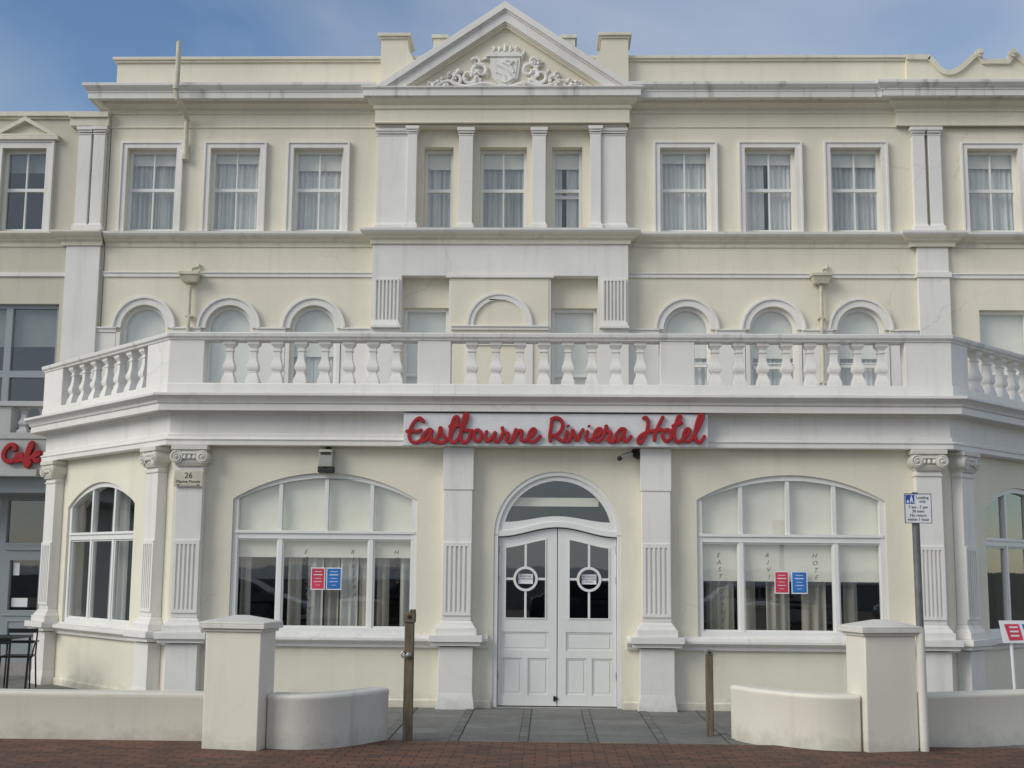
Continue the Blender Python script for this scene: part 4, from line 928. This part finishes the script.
SK = [[(128, 485), (125, 435), (75, 432), (25, 495), (25, 560), (75, 592), (135, 560), (165, 530)], [(190, 518), (150, 530), (140, 575), (175, 570), (195, 520), (200, 572), (235, 560), (275, 480), (300, 415), (280, 420), (250, 500), (232, 590), (245, 632), (272, 590), (245, 562), (300, 545), (350, 520), (365, 500), (335, 500), (315, 550), (330, 582), (365, 572)]]
strokes(ks, YK-0.12, (0, 400), 9.6, SK, 0.036, 0.12-0.07)
for f_ in (): pass
o_ = ks.build('cafe_sign', 'red_letters'); tag(o_, 'red script word Cafe mounted on the white balcony fascia at the left', 'sign')

# house number plaque
pl = thing('number_plaque', (-4.545, YB-0.17, 2.66), 'cream house number plaque on the pilaster left of the big left window', 'plaque')
MB(FB).box(-4.72, -4.35, 2.67, 2.865, 0.162, 0.178).build('plate', 'pipe', pl, 0.004)
mb = MB(FB); mb.text('26', 0.105, -4.535, 2.775, 0.180, ext=0.001); mb.text('Marine Parade', 0.055, -4.535, 2.715, 0.180, ext=0.001, xs=0.95); mb.box(-4.68, -4.64, 2.682, 2.695, 0.178, 0.181); mb.box(-4.43, -4.39, 2.682, 2.695, 0.178, 0.181); mb.box(-4.63, -4.44, 2.687, 2.690, 0.178, 0.181)
mb.build('lettering', 'ink', pl, smooth=False)
# floodlight above the left window
fl = thing('floodlight', (-2.80, YB-0.1, 2.87), 'boxy grey floodlight fixed above the arched window left of the entrance', 'light')
mb = MB(FB); mb.plate([(-2.895, 2.93), (-2.72, 2.93), (-2.72, 3.115), (-2.895, 3.115)], [], 0.01, 0.17); mb.taper(-2.905, -2.71, 3.115, 3.15, 0.0, 0.19, 0.02); mb.build('housing', 'lamp_grey', fl, 0.008)
MB(FB).box(-2.87, -2.745, 3.085, 3.108, 0.17, 0.176).build('vent', 'dark', fl)
MB(FB).plate([(-2.90, 2.935), (-2.90, 2.86), (-2.71, 2.86), (-2.71, 2.935), (-2.75, 2.935), (-2.805, 2.905), (-2.86, 2.935)], [], 0.03, 0.19).build('visor', 'dark', fl, 0.004)
MB(FB).box(-2.83, -2.77, 3.0, 3.19, 0.0, 0.04).build('bracket', 'black_metal', fl)
# CCTV camera under the sign
cc = thing('security_camera', (1.05, YB-0.15, 3.02), 'small dark security camera with a bracket under the right end of the hotel sign', 'camera')
MB(FB).tube([(0.90, 3.06, 0.24), (0.93, 3.075, 0.22), (1.03, 3.12, 0.16)], [0.032, 0.036, 0.034], 12).build('body', 'steel', cc)
MB(FB).tube([(0.875, 3.045, 0.26), (0.902, 3.061, 0.238)], [0.03, 0.030], 12).build('lens', 'dark', cc)
MB(FB).tube([(1.02, 3.11, 0.16), (1.06, 3.16, 0.10), (1.11, 3.15, 0.02)], 0.014, 8).box(1.07, 1.14, 3.09, 3.19, 0.0, 0.03).tube([(1.12, 3.07, 0.08), (1.12, 3.14, 0.08)], 0.03, 10).build('bracket', 'black_metal', cc)
# posters taped inside the windows
def poster(u0, u1, z0, z1, mat, label, F=FB, d=-0.088):
    t_ = thing('window_poster', ((u0+u1)/2, YB-d, z0), label, 'poster', 'posters stuck on the front windows')
    MB(F).box(u0, u1, z0, z1, d-0.002, d).build('border', 'paper', t_, smooth=False)
    MB(F).box(u0+0.012, u1-0.012, z0+0.014, z1-0.014, d, d+0.0015).build('sheet', mat, t_, smooth=False)
    mb = MB(F); c = (u0+u1)/2
    lines = ('STAY', 'COMFORT', 'ROOMS', 'BOOK NOW') if mat == 'poster_red' else ('STAY', 'SEA VIEW', 'DINNER', 'BOOK NOW')
    for i, s_ in enumerate(('WE ARE', 'OPEN', 'ROOMS', 'FOOD')[:4]):
        pass
    for i, (w_, h_) in enumerate(((0.09, 0.007), (0.11, 0.012), (0.08, 0.006), (0.10, 0.008), (0.06, 0.005))):
        mb.box(c-w_/2, c+w_/2, z1-0.055-i*0.042, z1-0.055-i*0.042+h_, d+0.0016, d+0.0024)
    mb.build('print_lines', 'poster_ink', t_, smooth=False)
poster(-2.995, -2.815, 1.395, 1.675, 'poster_red', 'red poster on the glass of the big window left of the entrance')
poster(-2.800, -2.605, 1.395, 1.675, 'poster_blue', 'blue poster on the glass of the big window left of the entrance')
poster(2.835, 3.015, 1.40, 1.68, 'poster_red', 'red poster on the glass of the big window right of the entrance')
poster(3.045, 3.245, 1.40, 1.68, 'poster_blue', 'blue poster on the glass of the big window right of the entrance')

# ------------------------------------------------------------------ boundary walls and piers
def coped_wall(name, path, h, th, label, cat='wall', group=None, mat='wall_white', z0=-0.15):
    mb = MB(); mb.sweep(path, [(0, z0), (0, h-0.07), (0.008, h-0.05), (0.008, h-0.02), (-0.015, h), (-th+0.015, h), (-th, h-0.02), (-th, z0)])
    o_ = mb.build(name, mat, None, 0.012); tag(o_, label, cat, group); return o_
coped_wall('boundary_wall', [(-16, 12.72), (-3.2, 12.72)], 0.455, 0.24, 'low straight cream wall running left from the left gate pier', group='low forecourt walls')
coped_wall('boundary_wall', [(3.50, 12.86), (4.15, 13.12), (4.85, 13.42), (5.7, 13.7), (7.5, 14.0), (16, 14.2)], 0.50, 0.24, 'low cream wall running right from the right gate pier behind the parking sign', group='low forecourt walls')
def gate_pier(x, y, a, w, dp, label):
    """x, y: front corner nearest the gateway; a: turn of the front face"""
    F = Fr(x, y, a); t_ = thing('gate_pier', F.p(w/2, 0, -dp/2), label, 'pier', 'gate piers')
    MB(F).box(0, w, -0.15, 1.10, -dp, 0).build('shaft', 'wall_white', t_, 0.012)
    mb = MB(F); mb.box(-0.02, w+0.02, 1.075, 1.105, -dp-0.02, 0.02); mb.box(-0.05, w+0.05, 1.105, 1.15, -dp-0.05, 0.05)
    k = len(mb.v); e = 0.05
    c_ = [(-e, -dp-e), (w+e, -dp-e), (w+e, e), (-e, e)]; c2_ = [(w/2-0.06, -dp/2-0.03), (w/2+0.06, -dp/2-0.03), (w/2+0.06, -dp/2+0.03), (w/2-0.06, -dp/2+0.03)]
    mb.v += [F.p(u, 1.15, d) for u, d in c_]+[F.p(u, 1.165, d) for u, d in c_]+[F.p(u, 1.225, d) for u, d in c2_]
    mb.f += [(k+i, k+(i+1) % 4, k+4+(i+1) % 4, k+4+i) for i in range(4)]+[(k+4+i, k+4+(i+1) % 4, k+8+(i+1) % 4, k+8+i) for i in range(4)]+[(k+8, k+9, k+10, k+11)]
    mb.build('cap', 'off_white', t_, 0.006)
    return t_
th = math.radians(12)
xr, yr = gnd(257, 751)
gate_pier(xr-0.565*math.cos(-th), yr+0.565*math.sin(th), -th, 0.565, 0.34, 'square cream gate pier at the left of the forecourt opening')
x0, y0 = gnd(868, 752.5)
gate_pier(x0, y0, math.radians(15), 0.54, 0.38, 'square cream gate pier at the right of the forecourt opening beside the parking sign')
pw = [gnd(*p) for p in ((264, 749.5), (295, 749.8), (323, 749), (345, 746.8), (364, 744), (388, 739.5))]
pw[0] = (pw[0][0], pw[0][1]+0.06)
coped_wall('curved_wall', crom(pw, 3), 0.50, 0.24, 'short curved white wall between the left gate pier and the timber post', group='low forecourt walls', mat='off_white')
pw = [gnd(*p) for p in ((731, 736.5), (748, 740.5), (768, 744), (801, 748.5), (834, 751), (862, 751.5))]
coped_wall('curved_wall', crom(pw, 3), 0.52, 0.24, 'short curved cream wall between the right gate pier and the short square post', group='low forecourt walls')

# timber post with metal shoe and padlock
xp, yp = gnd(407, 740)
F = Fr(xp, yp, 0)
tp_ = thing('gate_post', (xp, yp, 0), 'tall brown timber post with a metal latch left of the entrance path', 'post')
MB(F).box(-0.046, 0.046, -0.05, 1.14, -0.09, 0).build('shaft', 'wood', tp_, 0.006)
MB(F).box(-0.056, 0.058, 1.14, 1.24, -0.10, 0.010).box(-0.0, 0.056, 1.24, 1.27, -0.10, 0.008).build('head', 'wood', tp_, 0.008)
MB(F).tube([(0, 0.82, 0), (0, 0.82, 0.03)], 0.032, 14).build('latch', 'steel', tp_)
MB(F).tube(crom([(-0.02, 0.84, 0.03), (-0.05, 0.86, 0.045), (-0.065, 0.82, 0.045), (-0.03, 0.79, 0.035)]), 0.008, 6).build('hasp', 'steel', tp_)
MB(F).tube([(0.0, 1.20, 0.01), (0.0, 1.20, 0.02)], 0.02, 10).build('bolt', 'dark', tp_)
xp, yp = gnd(710.5, 734)
F = Fr(xp, yp, 0)
tp_ = thing('metal_post', (xp, yp, 0), 'short square brown metal post with a dark cap right of the entrance path', 'post')
MB(F).box(-0.038, 0.038, -0.05, 0.80, -0.076, 0).build('shaft', 'wood', tp_, 0.008)
MB(F).box(-0.042, 0.042, 0.80, 0.86, -0.08, 0.004).build('cap', 'steel', tp_, 0.006)
MB(F).tube([(0, 0.83, 0.0), (0, 0.83, 0.018)], 0.016, 10).build('bolt', 'dark', tp_)

# parking sign on its pole
ps = thing('parking_sign', (3.63, 12.66, 0), 'grey pole with a cream foot carrying a small white and blue loading sign', 'sign')
YP = 12.66; FP = Fr(0, YP)
b_ = at(925, 751, YP); t_ = at(914.5, 494, YP); mid = (b_[0]+(t_[0]-b_[0])*0.5, 1.13)
MB(FP).tube([(b_[0], -0.05, 0), (b_[0]+(t_[0]-b_[0])*0.48, 1.15, 0)], 0.043, 14).build('pole_foot', 'off_white', ps)
MB(FP).tube([(b_[0]+(t_[0]-b_[0])*0.47, 1.14, 0), (t_[0], 2.44, 0)], 0.037, 14).build('pole', 'grey_pole', ps)
mb = MB(FP); c = at(916.5, 508, YP)[0]; z0, z1 = 2.155, 2.445; hw = 0.132
mb.box(c-hw, c+hw, z0, z1, 0.045, 0.052); mb.build('plate', 'paper', ps, 0.002)
mb = MB(FP); mb.plate(rect(c-hw, c+hw, z0, z1), [rect(c-hw+0.007, c+hw-0.007, z0+0.007, z1-0.007)], 0.051, 0.0545); mb.box(c-0.05, c+0.0, z1-0.002, z1+0.012, 0.03, 0.06); mb.build('rim', 'grey_pole', ps, smooth=False)
MB(FP).box(c-hw+0.014, c-hw+0.098, z1-0.10, z1-0.014, 0.052, 0.0545).build('blue_panel', 'sign_blue', ps, smooth=False)
mb = MB(FP); a0 = c-hw+0.014
mb.plate([(a0+0.012, z1-0.092), (a0+0.030, z1-0.092), (a0+0.030, z1-0.066), (a0+0.012, z1-0.066)], [], 0.0545, 0.0555)
mb.plate([(a0+0.040, z1-0.092), (a0+0.050, z1-0.092), (a0+0.060, z1-0.065), (a0+0.066, z1-0.092), (a0+0.075, z1-0.092), (a0+0.066, z1-0.045), (a0+0.058, z1-0.032), (a0+0.046, z1-0.045)], [], 0.0545, 0.0555)
mb.plate(arcp(a0+0.057, z1-0.026, 0.007, 0, 2*PI*0.99, 10), [], 0.0545, 0.0555); mb.build('blue_panel_figure', 'paper', ps, smooth=False)
mb = MB(FP)
for s_, u_, z_, sz in (('Loading', c+0.044, z1-0.052, 0.040), ('only', c+0.044, z1-0.088, 0.040), ('7 am - 7 pm', c, z1-0.145, 0.040), ('30 mins', c, z1-0.185, 0.040), ('No return', c, z1-0.225, 0.040), ('within 1 hour', c, z1-0.265, 0.040)):
    mb.text(s_, sz, u_, z_, 0.0535, ext=0.0008, xs=0.95)
mb.build('lettering', 'ink', ps, smooth=False)

# small red and blue sign on a thin post behind the right wall
ss = thing('forecourt_sign', (5.2, 14.6, 0), 'white board with red and blue panels on a thin post at the far right', 'sign')
YQ = 14.4; q0 = at(1015.5, 688, YQ); q1 = at(1011.5, 640, YQ)
FQ = Fr(0, YQ)
MB(FQ).tube([(q0[0]+0.02, -0.1, -0.03), (q1[0], 1.12, -0.03)], 0.018, 10).build('post', 'paper', ss)
cor = [at(1003, 643, YQ), at(1058, 643, YQ), at(1052, 620.5, YQ), at(998.5, 620.5, YQ)]
MB(FQ).plate(cor, [], 0, 0.015).build('board', 'paper', ss, 0.002)
MB(FQ).plate([at(1009, 640.5, YQ), at(1023, 640, YQ), at(1018, 624, YQ), at(1003.5, 624, YQ)], [], 0.015, 0.018).build('red_panel', 'poster_red', ss)
MB(FQ).plate([at(1027, 640, YQ), at(1050, 640, YQ), at(1044, 624, YQ), at(1021, 624, YQ)], [], 0.015, 0.018).build('blue_panel', 'poster_blue', ss)
mb = MB(FQ); mb2 = MB(FQ)
for i in range(3):
    a = at(1008.5+i*0.9, 627+i*4.3, YQ); b = at(1017+i*0.9, 627+i*4.3, YQ); mb.box(a[0], b[0], a[1]-0.01, a[1]+0.008, 0.018, 0.0195)
    a = at(1027+i*0.9, 627+i*4.3, YQ); b = at(1042+i*0.9, 627+i*4.3, YQ); mb2.box(a[0], b[0], a[1]-0.01, a[1]+0.008, 0.018, 0.0195)
mb.build('print_lines', 'poster_ink', ss, smooth=False); mb2.build('print_lines', 'poster_ink', ss, smooth=False)

# cafe terrace furniture
YT = 17.0; xt = at(23, 634, YT)[0]
tb = thing('cafe_table', (xt-0.35, YT, 0), 'square black metal table standing outside the cafe front', 'table')
MB(Fr(xt-0.35, YT)).box(-0.35, 0.35, 0.715, 0.74, -0.35, 0.35).build('tabletop', 'black_metal', tb, 0.004)
for sx in (-1, 1):
    for sy in (-1, 1): MB(Fr(xt-0.35, YT)).tube([(sx*0.32, 0.715, sy*0.32), (sx*0.30, 0.0, sy*0.30)], 0.016, 8).build('leg', 'black_metal', tb)
MB(Fr(xt-0.35, YT)).box(-0.32, 0.32, 0.655, 0.715, 0.30, 0.325).build('apron', 'black_metal', tb)
def cafe_chair(x, y, a, label):
    F = Fr(x, y, a); t_ = thing('cafe_chair', (x, y, 0), label, 'chair', 'black metal cafe chairs')
    mb = MB(F); mb.box(-0.20, 0.20, 0.43, 0.455, -0.20, 0.20); mb.build('seat', 'black_metal', t_, 0.006)
    for sx in (-1, 1):
        MB(F).tube([(sx*0.19, 0.44, 0.18), (sx*0.21, 0, 0.21)], 0.012, 8).build('leg', 'black_metal', t_)
        MB(F).tube([(sx*0.19, 0.80, -0.24), (sx*0.19, 0.44, -0.19), (sx*0.21, 0, -0.24)], 0.012, 8).build('leg', 'black_metal', t_)
    mb = MB(F); mb.box(-0.19, 0.19, 0.74, 0.80, -0.245, -0.225); mb.box(-0.19, 0.19, 0.60, 0.64, -0.225, -0.205)
    mb.build('backrest', 'black_metal', t_, 0.004)
    for sx in (-1, 1): MB(F).tube([(sx*0.22, 0.63, -0.2), (sx*0.23, 0.64, 0.1), (sx*0.205, 0.43, 0.17)], 0.012, 8).build('armrest', 'black_metal', t_)
cafe_chair(xt-0.30, YT+0.62, 0.2, 'black metal armchair on the far side of the cafe table')
cafe_chair(xt-1.0, YT-0.1, -PI/2+0.2, 'black metal armchair at the left of the cafe table')

# ================================================================== PARKED CARS across the road (seen mirrored in the panes)
def car(x, y, paint_, label, flip=1, h=1.46):
    F = Fr(x, y, 0); t_ = thing('parked_car', (x, y, -0.12), label, 'car', 'cars parked along the promenade kerb')
    k = flip; z = -0.12
    P = lambda l: [(k*u, z+v*h/1.46) for u, v in l]
    body = [(-2.1, 0.30), (-1.72, 0.28), (-1.68, 0.5), (-1.5, 0.66), (-1.28, 0.68), (-1.06, 0.5), (-1.02, 0.24), (0.98, 0.24), (1.02, 0.5), (1.24, 0.68), (1.46, 0.66), (1.64, 0.5), (1.68, 0.28), (2.08, 0.32), (2.12, 0.55), (2.02, 0.72), (1.2, 0.92), (0.9, 0.97), (-1.75, 0.99), (-2.08, 0.92), (-2.13, 0.6)]
    cab = [(1.0, 0.96), (0.35, 1.36), (0.1, 1.43), (-0.9, 1.46), (-1.4, 1.36), (-1.85, 0.97)]
    MB(F).plate(P(body), [], 0, 1.72).build('body', paint_, t_, 0.05)
    mb = MB(F)
    o_ = P(cab); n = len(o_); k0 = len(mb.v)
    for u, zz in o_: e = 0.20*(zz-z-0.96)/0.5; mb.v.append(F.p(u, zz, 0.06+e))
    for u, zz in o_: e = 0.20*(zz-z-0.96)/0.5; mb.v.append(F.p(u, zz, 1.66-e))
    mb.f += [tuple(range(n)), tuple(range(2*n-1, n-1, -1))]+[(i, i+n, (i+1) % n+n, (i+1) % n) for i in range(n)]
    mb.build('cabin', paint_, t_, 0.03)
    for d0, d1 in ((-1, 1),):
        for side in (0.115, 1.605):
            for q in ([(0.78, 0.99), (0.32, 1.30), (-0.28, 1.36), (-0.28, 0.99)], [(-0.36, 0.99), (-0.36, 1.36), (-0.95, 1.37), (-1.45, 1.05), (-1.45, 0.99)]):
                m_ = MB(F); m_.plate(P(q), [], side-0.05, side+0.05); m_.build('side_window', 'dark', t_)
    for u in (-1.37, 1.33):
        for d in (0.02, 1.56):
            m_ = MB(F); m_.tube([(k*u, z+0.31, d), (k*u, z+0.31, d+0.16)], 0.31, 22); wh = m_.build('wheel', 'dark', t_)
            m_ = MB(F); m_.tube([(k*u, z+0.31, d-0.02), (k*u, z+0.31, d+0.18)], 0.19, 16); m_.build('rim', 'steel', wh)
    for d in (0.2, 1.3): MB(F).box(*sorted((k*2.05, k*2.12)), z+0.58, z+0.70, d, d+0.25).build('headlight', 'paper', t_)
    return t_
def cpaint(n_, c_):
    m, t, b, o = nmat(n_); b.inputs['Base Color'].default_value = (*c_, 1); b.inputs['Roughness'].default_value = 0.3; b.inputs['Metallic'].default_value = 0.3; b.inputs['Coat Weight'].default_value = 0.7
cpaint('car_black', (0.012, 0.013, 0.015)); cpaint('car_grey', (0.09, 0.095, 0.10)); cpaint('car_navy', (0.015, 0.022, 0.05)); cpaint('car_silver', (0.35, 0.36, 0.37))
car(-9.5, -6.6, 'car_grey', 'mid grey hatchback across the road, mirrored in the left bay window'); car(-4.2, -6.6, 'car_black', 'black hatchback across the road facing the big left window', -1, 1.40)
car(1.6, -6.6, 'car_navy', 'navy blue hatchback across the road straight opposite the entrance', 1, 1.43)
car(6.7, -6.6, 'car_silver', 'silver hatchback across the road facing the big right window', 1, 1.40); car(12.3, -6.6, 'car_black', 'black hatchback furthest right of the cars across the road', -1, 1.5)
